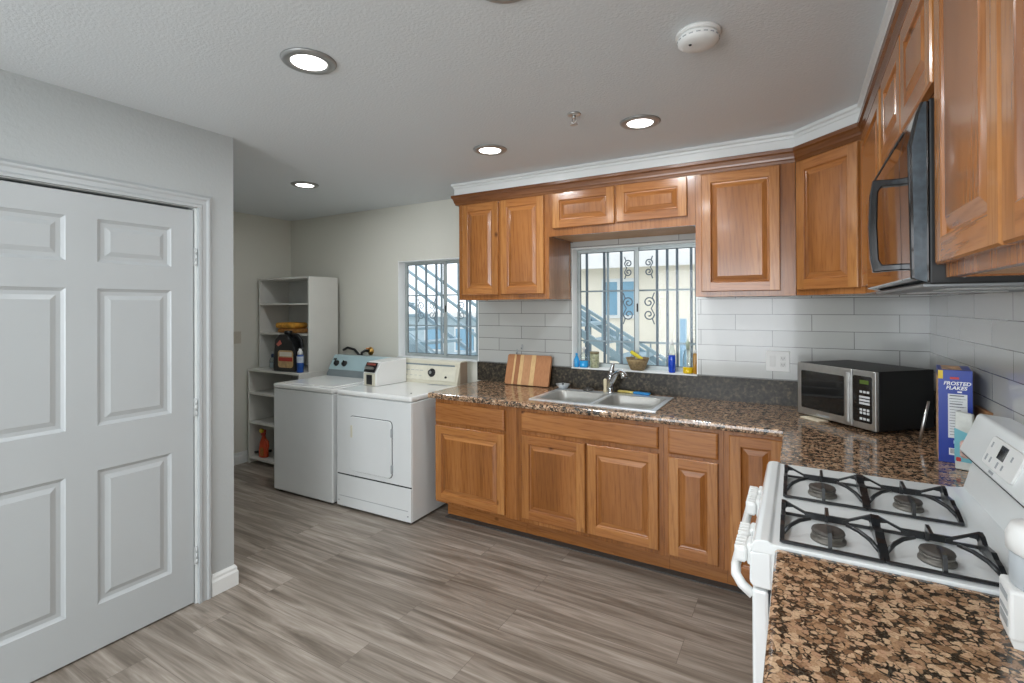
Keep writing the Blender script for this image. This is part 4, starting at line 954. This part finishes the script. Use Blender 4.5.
# grates
def grate(x, y, sx, sy, label):
    """sx, sy: half sizes; the high end of each web is on the far (+y) side"""
    r = thing('burner_grate', label, 'burner grate', (x, y, .912), 0, 'cast iron burner grates')
    zb, zt = .006, .04
    bm = new()
    ring = [(-sx, -sy), (sx, -sy), (sx, sy), (-sx, sy)]
    for a, b in zip(ring, ring[1:]+ring[:1]): bar(bm, (a[0], a[1], zb), (b[0], b[1], zb), .006, .007)
    obj('base_frame', bm, IRON, r, False)
    for s in (-1, 1):      # end webs: a tall point at the far corner, running down to the near corner
        bm = new()
        pts = [(-sy, zb-.003), (-sy*.86, zb+.006), (-sy*.45, zt-.014), (-sy*.2, zt-.012), (0, zt-.004), (sy*.3, zt-.008), (sy*.6, zt-.012), (sy*.8, zt+.001), (sy, zt+.004), (sy*1.0, zb-.003),
               (sy*.8, zb-.003), (sy*.55, zb+.008), (-sy*.35, zb+.008), (-sy*.75, zb-.003)]
        prism(bm, pts, s*sx-.005, s*sx+.005, 'X')
        prism(bm, [(s*sx, zt+.004), (s*sx*.36, zb+.008), (s*sx*.36, zb+.001), (s*sx*.78, zt-.012), (s*sx*.92, zt-.014), (s*sx, zb+.004)], sy-.005, sy+.003, 'Y')
        obj('end_web', bm, IRON, r, False)
        bm = new(); tube(bm, [(s*sx, -sy*.62, zb+.004), (s*sx*.82, -sy*.42, zt-.012), (s*sx*.62, -sy*.2, zt-.004), (s*sx*.38, -.005, zt)], [.0055, .0055, .005, .004], 8); obj('finger', bm, IRON, r, False)
    bm = new(); bar(bm, (-sx*.5, sy, zb+.008), (sx*.5, sy, zb+.008), .007, .012); obj('far_rail', bm, IRON, r, False)
    for s in (-1, 1):
        bm = new(); prism(bm, [(s*sy, zb-.002), (s*sy, zb+.008), (s*sy*.9, zt+.004), (s*sy*.34, zt+.001), (s*sy*.34, zt-.006), (s*sy*.82, zt-.008), (s*sy*.88, zb-.002)], -.004, .004, 'X'); obj('finger', bm, IRON, r, False)
    return r
for x, y, sy_, lab in ((.065, 1.51, .097, 'black burner grate at front near corner of the range'), (.278, 1.51, .097, 'black burner grate at rear near corner of the range beside white canister'),
                  (.065, 1.858, .106, 'black burner grate at front far corner of the range'), (.278, 1.858, .106, 'black burner grate at rear far corner of the range, nearest the cereal box')):
    grate(x, y, .102, sy_, lab)

# ---------------------------------------------------------------- microwave over the range
r = thing('over_range_microwave', 'black over-range microwave with handle mounted under the low oak cabinet', 'microwave', (.4, 1.74, 1.548))
ya, yb, za, zb = 1.36, 2.119, 1.55, 1.946
bm = new(); box(bm, .245, .611, ya, yb, za, zb, .003); obj('body', bm, BLACKM, r)
yk = 1.462   # seam between control panel and door
bm = new(); prism(bm, [(.246, za+.004), (.212, za+.012), (.208, za+.3), (.222, zb-.03), (.232, zb-.004), (.246, zb-.004)], ya+.001, yk-.001, 'Y', r=.003); cp = obj('control_panel', bm, BLACKG, r)
bm = new(); prism(bm, [(.240, za+.004), (.219, za+.012), (.216, za+.3), (.228, zb-.03), (.236, zb-.006), (.240, zb-.006)], ya-.001, ya+.0012, 'Y'); obj('side_reflection', bm, plain('dusty_reflection_grey', '#3B474F', .2, vary=.25, scale=60), r)  # thin slab: bright reflection on the bezel side painted grey-blue, mottled for dust
bm = new(); prism(bm, [(.246, za+.004), (.212, za+.012), (.208, za+.3), (.222, zb-.03), (.232, zb-.004), (.246, zb-.004)], yk, yb-.001, 'Y', r=.003); od = obj('door', bm, BLACKG, r)
bm = new(); hy0 = yk+.016
prism(bm, [(.158, 1.584), (.222, 1.588), (.222, 1.604), (.176, 1.602), (.170, 1.614), (.167, 1.695), (.169, 1.776), (.176, 1.788), (.222, 1.788), (.222, 1.803), (.158, 1.806), (.152, 1.77), (.149, 1.695), (.152, 1.62)], hy0-.011, hy0+.011, 'Y', r=.003); obj('handle', bm, plain('handle_black_blue', '#0C1216', .15, coat=.2), od)
bm = new(); box(bm, .235, .58, ya+.01, yb-.01, za-.006, za+.001, .002); bp = obj('bottom_plate', bm, plain('grey_filter_metal', '#8E9193', .45, metal=.4), r)
for y in (1.5, 1.85):
    bm = new(); box(bm, .3, .5, y, y+.14, za-.0085, za-.006, .001); obj('grease_filter', bm, STEEL, bp)
bm = new(); lathe(bm, [(.006, 0), (.006, .003), (.003, .0045)], n=10, M=Matrix.Translation((.3, ya, za+.018)) @ Matrix.Rotation(PI/2, 4, 'X')); obj('screw', bm, CHROME, r)
bm = new()
for k in range(8): box(bm, .2195, .2215, yk+.03+k*.075, yk+.09+k*.075, zb-.034, zb-.028)
obj('vent_slot', bm, RUBBER, od)

# ---------------------------------------------------------------- countertop microwave
A = Vector((.0, 3.16)); Bc = Vector((.316, 2.834)); ang = math.atan2(Bc.y-A.y, Bc.x-A.x)
r = thing('countertop_microwave', 'steel and black microwave standing in the worktop corner', 'microwave', (A.x, A.y, CZ), ang)
mw, md, z0, z1 = .456, .345, .013, .292
bm = new(); box(bm, 0, mw, .012, md, z0, z1, .003); obj('case', bm, BLACKM, r, False)
bm = new(); box(bm, .002, .333, -.006, .0125, z0+.001, z1-.001, .004); dr = obj('door', bm, STEEL, r, False)
bm = new(); prism(bm, rrect(.03, .29, .052, .252, .008), -.0075, -.0045, 'Y'); obj('door_window', bm, BLACKG, dr, False)
bm = new(); box(bm, .297, .318, -.016, -.005, .03, .275, .004); obj('door_handle', bm, STEEL, dr, False)
bm = new(); box(bm, .336, mw-.001, -.006, .0125, z0+.001, z1-.001, .004); cp = obj('control_panel', bm, STEEL, r, False)
bm = new(); prism(bm, rrect(.338, .436, .045, .265, .01), -.0075, -.0045, 'Y'); cf = obj('control_face', bm, BLACKG, cp, False)
bm = new(); box(bm, .375, .42, -.0085, -.007, .228, .246); obj('clock', bm, DISP, cf, False)
KEY = plain('key_print_white', '#C9CBCB', .5)
for i, z in enumerate((.19, .165, .15, .135, .105, .09, .062)):
    bm = new()
    if i in (1, 2, 3): box(bm, .372, .425, -.0085, -.0072, z-.004, z+.006)
    else:
        for k in range(3): box(bm, .374+k*.018, .387+k*.018, -.0085, -.0072, z-.005, z+.006, .002)
    obj('key_row', bm, KEY, cf, False)
for x in (.04, mw-.04):
    for y in (.03, md-.03):
        bm = new(); lathe(bm, [(.012, .0008), (.012, z0+.001)], (x, y, 0), 10); obj('foot', bm, RUBBER, r, False)
bm = new(); box(bm, .13, .2, -.0068, -.0055, z0+.012, z0+.018); obj('maker_mark', bm, GREYP, dr, False)
r2 = thing('folded_paper', 'cream folded paper slip under the front of the countertop microwave', 'paper', (.03, 3.08, CZ+.0008), ang)
bm = new(); box(bm, -.02, .1, -.01, .05, 0, .0035); box(bm, -.018, .099, -.009, .049, .0036, .007); obj('sheet', bm, plain('cream_paper', '#D9CDB4', .7), r2, False)

# ---------------------------------------------------------------- cereal box, pouch, peeler
BLUEB = plain('cereal_blue', '#0C3396', .35, vary=.05)
r = thing('cereal_box', 'tall blue cereal box standing on the worktop behind the stove', 'cereal box', (.468, 2.478, CZ+.0008), math.radians(-9))
cw, cd, ch = .098, .2, .352
bm = new(); box(bm, 0, cw, 0, cd, 0, ch, .001); obj('carton', bm, BLUEB, r, False)
bm = new(); box(bm, -.0008, .0, .004, cd-.004, .004, ch-.03); obj('front_print', bm, plain('food_photo_print', '#C9A27A', .4, vary=.7, scale=35), r, False)
bm = new(); box(bm, .028, .083, -.0008, 0, .095, .262); nf = obj('facts_panel', bm, plain('white_print_panel', '#D9DCDD', .5), r, False)
bm = new()
for k in range(15):
    z = .254-k*.0105; w_ = (.041, .032, .038, .036)[k % 4]; box(bm, .033, .033+w_, -.0012, -.0008, z, z+(.0035 if k in (0, 3) else .0016))
for z in (.243, .214, .16): box(bm, .031, .08, -.0012, -.0008, z, z+.0012)
obj('fine_print', bm, plain('print_grey', '#4A4F58', .6), nf, False)
WP = plain('print_white', '#F2F3F3', .5)
def cm_(x, z, sz): return Matrix.Translation((x, -.0012, z)) @ Matrix.Rotation(PI/2, 4, 'X')
lettering('brand_lettering', 'FROSTED', .0185, cm_(.054, .296, 1), WP, r, shear=.2, bold=.0004)
lettering('brand_lettering', 'FLAKES', .0185, cm_(.052, .279, 1), WP, r, shear=.2, bold=.0004)
bm = new(); box(bm, .034, .06, -.001, 0, .318, .326, .0); obj('red_script_mark', bm, plain('print_red', '#C23A34', .5), r, False)
bm = new(); box(bm, -.0006, .014, -.001, 0, .318, .35); obj('yellow_flash', bm, plain('print_yellow', '#E2C33A', .5), r, False)
bm = new(); box(bm, .055, .068, -.001, 0, .268, .273); obj('small_print', bm, WP, r, False)
bm = new(); box(bm, .03, .064, -.001, 0, .03, .056); bc = obj('barcode_panel', bm, WP, r, False)
bm = new()
for k in range(9): box(bm, .034+k*.003, .0352+k*.003+.0006*(k % 2), -.0014, -.001, .036, .054)
obj('barcode_lines', bm, bpy.data.materials['print_grey'], bc, False)
bm = new(); box(bm, .043, .055, -.001, 0, .074, .086, .0); obj('round_emblem', bm, plain('print_pale_blue', '#A8C4E4', .5), r, False)
bm = new(); box(bm, .012, .07, .02, .18, ch, ch+.0008); obj('top_print', bm, bpy.data.materials['food_photo_print'], r, False)
r = thing('snack_pouch', 'white and turquoise packet between the cereal box and the stove', 'packet', (.502, 2.40, CZ+.0008), math.radians(-25))
bm = new(); pts = [(0, 0), (.05, 0), (.052, .09), (.05, .205), (.002, .212), (-.002, .1)]
prism(bm, pts, -.012, .012, 'Y', r=.005); obj('packet', bm, plain('packet_white', '#CFD2CC', .5, vary=.12, scale=30), r, False)
bm = new(); prism(bm, [(-.0005, .03), (.0505, .03), (.0515, .1), (.05, .13), (-.0005, .15)], -.0135, -.0122, 'Y'); pb = obj('turquoise_print', bm, plain('packet_turquoise', '#6FB3C0', .5, vary=.1), r, False)
bm = new(); prism(bm, rrect(.015, .045, .045, .11, .012), -.0146, -.0136, 'Y'); obj('picture_print', bm, plain('packet_picture', '#C9A79A', .5, vary=.5, scale=60), pb, False)
bm = new(); prism(bm, rrect(.004, .018, .03, .045, .004), -.0146, -.0136, 'Y'); obj('red_print_dot', bm, bpy.data.materials['print_red'], pb, False)
bm = new(); tube(bm, [(.455, 2.75, CZ+.006), (.4725, 2.755, CZ+.10), (.489, 2.76, CZ+.185)], [.006, .007, .005], 10)
tag(obj('metal_stick', bm, STEEL), 'thin silver stick leaning between the countertop microwave and cereal box', 'stick')
bm = new(); box(bm, .595, .611, 2.42, 2.58, CZ+.001, 1.115, .003)
tag(obj('wooden_board', bm, plain('brown_board', '#9A714C', .5, vary=.15)), 'small brown board edge showing behind the stove back panel', 'board')

# ---------------------------------------------------------------- white canister at the right edge
r = thing('white_canister', 'white plastic canister with lid standing on the near worktop at the right edge', 'canister', (.318, 1.185, CZ+.0008), math.radians(-4))
bm = new(); box(bm, 0.0, .12, 0.0, .075, .012, .1, .006, 2); cb = obj('base_box', bm, PLASTICW, r, False)
bm = new(); prism(bm, [(.006, .0), (.114, .0), (.12, .02), (.0, .02)], .003, .072, 'Y'); obj('foot', bm, PLASTICW, r, False)
for z, h in ((.075, .012), (.05, .008), (.03, .014)):
    bm = new(); box(bm, -.0012, .0005, .012, .06, z, z+h, .001); obj('embossed_mark', bm, GREYP, cb, False)
bm = new(); lathe(bm, [(.052, .1), (.054, .104), (.054, .16)], (.062, .04, 0), 28); obj('clear_body', bm, plain('frosted_grey_plastic', '#AEB4B8', .3), r, False)
bm = new(); lathe(bm, [(.055, .16), (.059, .163), (.059, .188), (.052, .205), (.03, .213), (.01, .214)], (.062, .04, 0), 28); obj('lid', bm, PLASTICW, r, False)

# ---------------------------------------------------------------- outside
bm = new(); box(bm, -14, 8, B+.15, 16, -.35, -.3); struct('ground', bm, CONC)
def grille(name, label, x0, x1, z0, z1, bars, hz, scrolls, dark):
    y = B+.19
    r = thing(name, label, 'window bars', ((x0+x1)/2, y, z0))
    bm = new()
    for a, b in (((x0, z0), (x1, z0)), ((x1, z0), (x1, z1)), ((x1, z1), (x0, z1)), ((x0, z1), (x0, z0))): bar(bm, (a[0], y, a[1]), (b[0], y, b[1]), .016, .016, up=(0, 1, 0))
    for sx in (x0, x1):
        for sz in (z0+.05, z1-.05): bar(bm, (sx, y, sz), (sx, B+.139, sz), .014, .014)
    obj('outer_frame', bm, GRILLEL, r)
    for x, m in bars:
        bm = new(); bar(bm, (x, y, z0), (x, y, z1), .016, .016, up=(0, 1, 0)); obj('upright_bar', bm, dark if m else GRILLEL, r)
    for z in hz:
        bm = new(); bar(bm, (x0, y-.004, z), (x1, y-.004, z), .012, .012); obj('cross_bar', bm, GRILLEL, r)
    for cx, cz, s, flip in scrolls:
        bm = new()
        for q in (1, -1):
            pts = []
            for k in range(30):
                a = k/29*2.6*PI; rad = s*(.95-.75*k/29)*.5
                pts.append((cx+flip*(math.cos(a+PI)*rad), y, cz+q*(s*.52+math.sin(a+PI*1.0)*rad*-1)))
            tube(bm, pts, .0045, 6)
        tube(bm, [(cx-flip*s*.47, y, cz+s*1.35), (cx-flip*s*.30, y, cz+s*.9), (cx-flip*s*.47, y, cz+s*.5), (cx-flip*s*.2, y, cz), (cx-flip*s*.47, y, cz-s*.5), (cx-flip*s*.30, y, cz-s*.9), (cx-flip*s*.47, y, cz-s*1.35)], .0045, 6)
        obj('scroll', bm, dark, r)
grille('window_grille', 'iron security bars with scrolls outside the kitchen sink window', -1.47, -.585, .98, 1.98,
       [(-1.41, 1), (-1.27, 1), (-1.242, 0), (-1.138, 1), (-.875, 1), (-.803, 1), (-.735, 1), (-.64, 1)], (1.622, 1.243), [(-1.085, 1.49, .085, 1), (-.935, 1.49, .085, -1), (-1.085, 1.79, .06, 1), (-.935, 1.79, .06, -1)], GRILLE)
grille('window_grille', 'iron security bars with scrolls outside the laundry window', -3.26, -2.32, .98, 2.0,
       [(-3.12, 0), (-3.0, 1), (-2.88, 1), (-2.82, 0), (-2.63, 0), (-2.54, 1), (-2.505, 1), (-2.43, 0)], (1.615, 1.335), [(-3.06, 1.475, .08, 1), (-2.93, 1.475, .08, -1), (-2.6, 1.475, .08, 1)], plain('grille_faded_iron', '#7D8B95', .5))
# neighbour's house
hy = 7.2
r = thing('neighbour_house', 'cream stucco house across the yard behind the kitchen window', 'house', (-.5, hy, -.3))
bm = new(); box(bm, -3.9, 4.5, hy, hy+4, -.3, 2.12); obj('wall', bm, CREAM, r)
bm = new(); box(bm, -4.1, 4.7, hy-.28, hy+4.2, 2.1, 2.2); box(bm, -4.1, 4.7, hy-.3, hy-.28, 2.06, 2.26); 
for k in range(9): box(bm, -4.1, 4.7, hy-.28+k*.16, hy-.1+k*.16, 2.25+k*.09, 2.36+k*.09)
obj('roof', bm, ROOFW, r)
bm = new(); box(bm, -2.56, -2.02, hy-.03, hy+.01, 1.33, 1.92); wf = obj('window_frame', bm, TRIMW, r)
for a, b in ((-2.51, -2.32), (-2.26, -2.07)):
    bm = new(); box(bm, a, b, hy-.036, hy-.029, 1.38, 1.87); obj('pane', bm, plain('blue_tinted_pane', '#7FA8C0', .15) if 'blue_tinted_pane' not in bpy.data.materials else bpy.data.materials['blue_tinted_pane'], wf)
# blue-grey house far left
r = thing('blue_house', 'blue-grey house with a sloping low wall seen through the laundry window', 'house', (-8.2, 9.5, -.3))
bm = new(); box(bm, -12, -6.2, 9.5, 12, -.3, 1.28); obj('wall', bm, BLUEH, r)
bm = new(); box(bm, -12.1, -6.1, 9.3, 12, 1.28, 1.38); obj('roof', bm, ROOFW, r)
for x in (-9.4, -7.9, -7.0):
    bm = new(); box(bm, x, x+.6, 9.46, 9.51, .45, 1.05); f_ = obj('window_frame', bm, TRIMW, r); bm = new(); box(bm, x+.05, x+.55, 9.44, 9.47, .5, 1.0); obj('pane', bm, bpy.data.materials['blue_tinted_pane'], f_)
bm = new(); prism(bm, [(-6.6, -.3), (-4.35, -.3), (-4.35, .42), (-5.0, .88), (-5.6, 1.2), (-6.6, 1.75)], 6.0, 6.12, 'Y'); tag(obj('sloping_wall', bm, plain('grey_blue_stucco', '#7E929B', .8)), 'grey-blue sloping yard wall below the outside stairs', 'wall')
# stairs
def stair(name, label, y, x0, z0, x1, offs, sx, posts, st_w, steps=True, depth=.8):
    r = thing(name, label, 'stairs', ((x0+x1)/2, y, -.3))
    sl_ = -.6
    zz = lambda x, o: z0+(x-x0)*sl_+o
    for o in offs:
        bm = new(); bar(bm, (x0, y, zz(x0, o)), (x1, y, zz(x1, o)), .035, .03); obj('rail', bm, RAILB if len(offs) < 4 else RAILD, r)
    for yy in (y, y+depth):
        bm = new(); bar(bm, (x0, yy, zz(x0, sx)), (x1, yy, zz(x1, sx)), .04, st_w); obj('stringer', bm, RAILB, r)
    n = int((x1-x0)/.28)
    for k in range(n):
        x = x0+.1+k*.28; bm = new(); box(bm, x, x+.26, y+.02, y+depth-.02, zz(x+.13, sx)-.02, zz(x+.13, sx)+.015); obj('tread', bm, RAILB, r)
    for x in posts:
        bm = new(); bar(bm, (x, y, zz(x, sx)), (x, y, zz(x, offs[0])), .025, .025, up=(0, 1, 0)); obj('baluster', bm, RAILB, r)
    for x in (x0+.15, x1-.08):
        bm = new(); bar(bm, (x, y+depth-.05, -.3), (x, y+depth-.05, zz(x, sx)), .06, .06, up=(0, 1, 0)); obj('support_post', bm, RAILD, r)
stair('outdoor_stairs', 'blue-grey metal stairs descending behind the kitchen window', 4.8, -2.3, 1.73, -.75, (0, -.125), -.275, [-1.85, -1.7, -1.55, -1.4, -1.25, -1.1, -.95], .07)
stair('outdoor_stairs', 'slate metal stairs with many sloping rails behind the laundry window', 4.8, -5.2, 2.70, -3.0, (0, -.175, -.35), -1.0, [-4.4, -3.2], .05)
# low railing and blue post
r = thing('yard_railing', 'low grey metal railing in the yard behind the kitchen window', 'railing', (-1.2, 6.0, -.3))
for z in (1.07, .72):
    bm = new(); bar(bm, (-2.2, 6, z), (-.3, 6, z), .025, .025); obj('rail', bm, GRILLEL, r)
for k in range(10):
    bm = new(); bar(bm, (-2.1+k*.19, 6, -.3), (-2.1+k*.19, 6, 1.07), .016, .016, up=(0, 1, 0)); obj('baluster', bm, GRILLEL, r)
bm = new(); box(bm, -1.145, -1.08, 5.75, 5.815, -.3, 1.364, .004); tag(obj('blue_post', bm, plain('blue_post_paint', '#8FB4CC', .5)), 'pale blue square post in the yard behind the blue soap bottle', 'post')
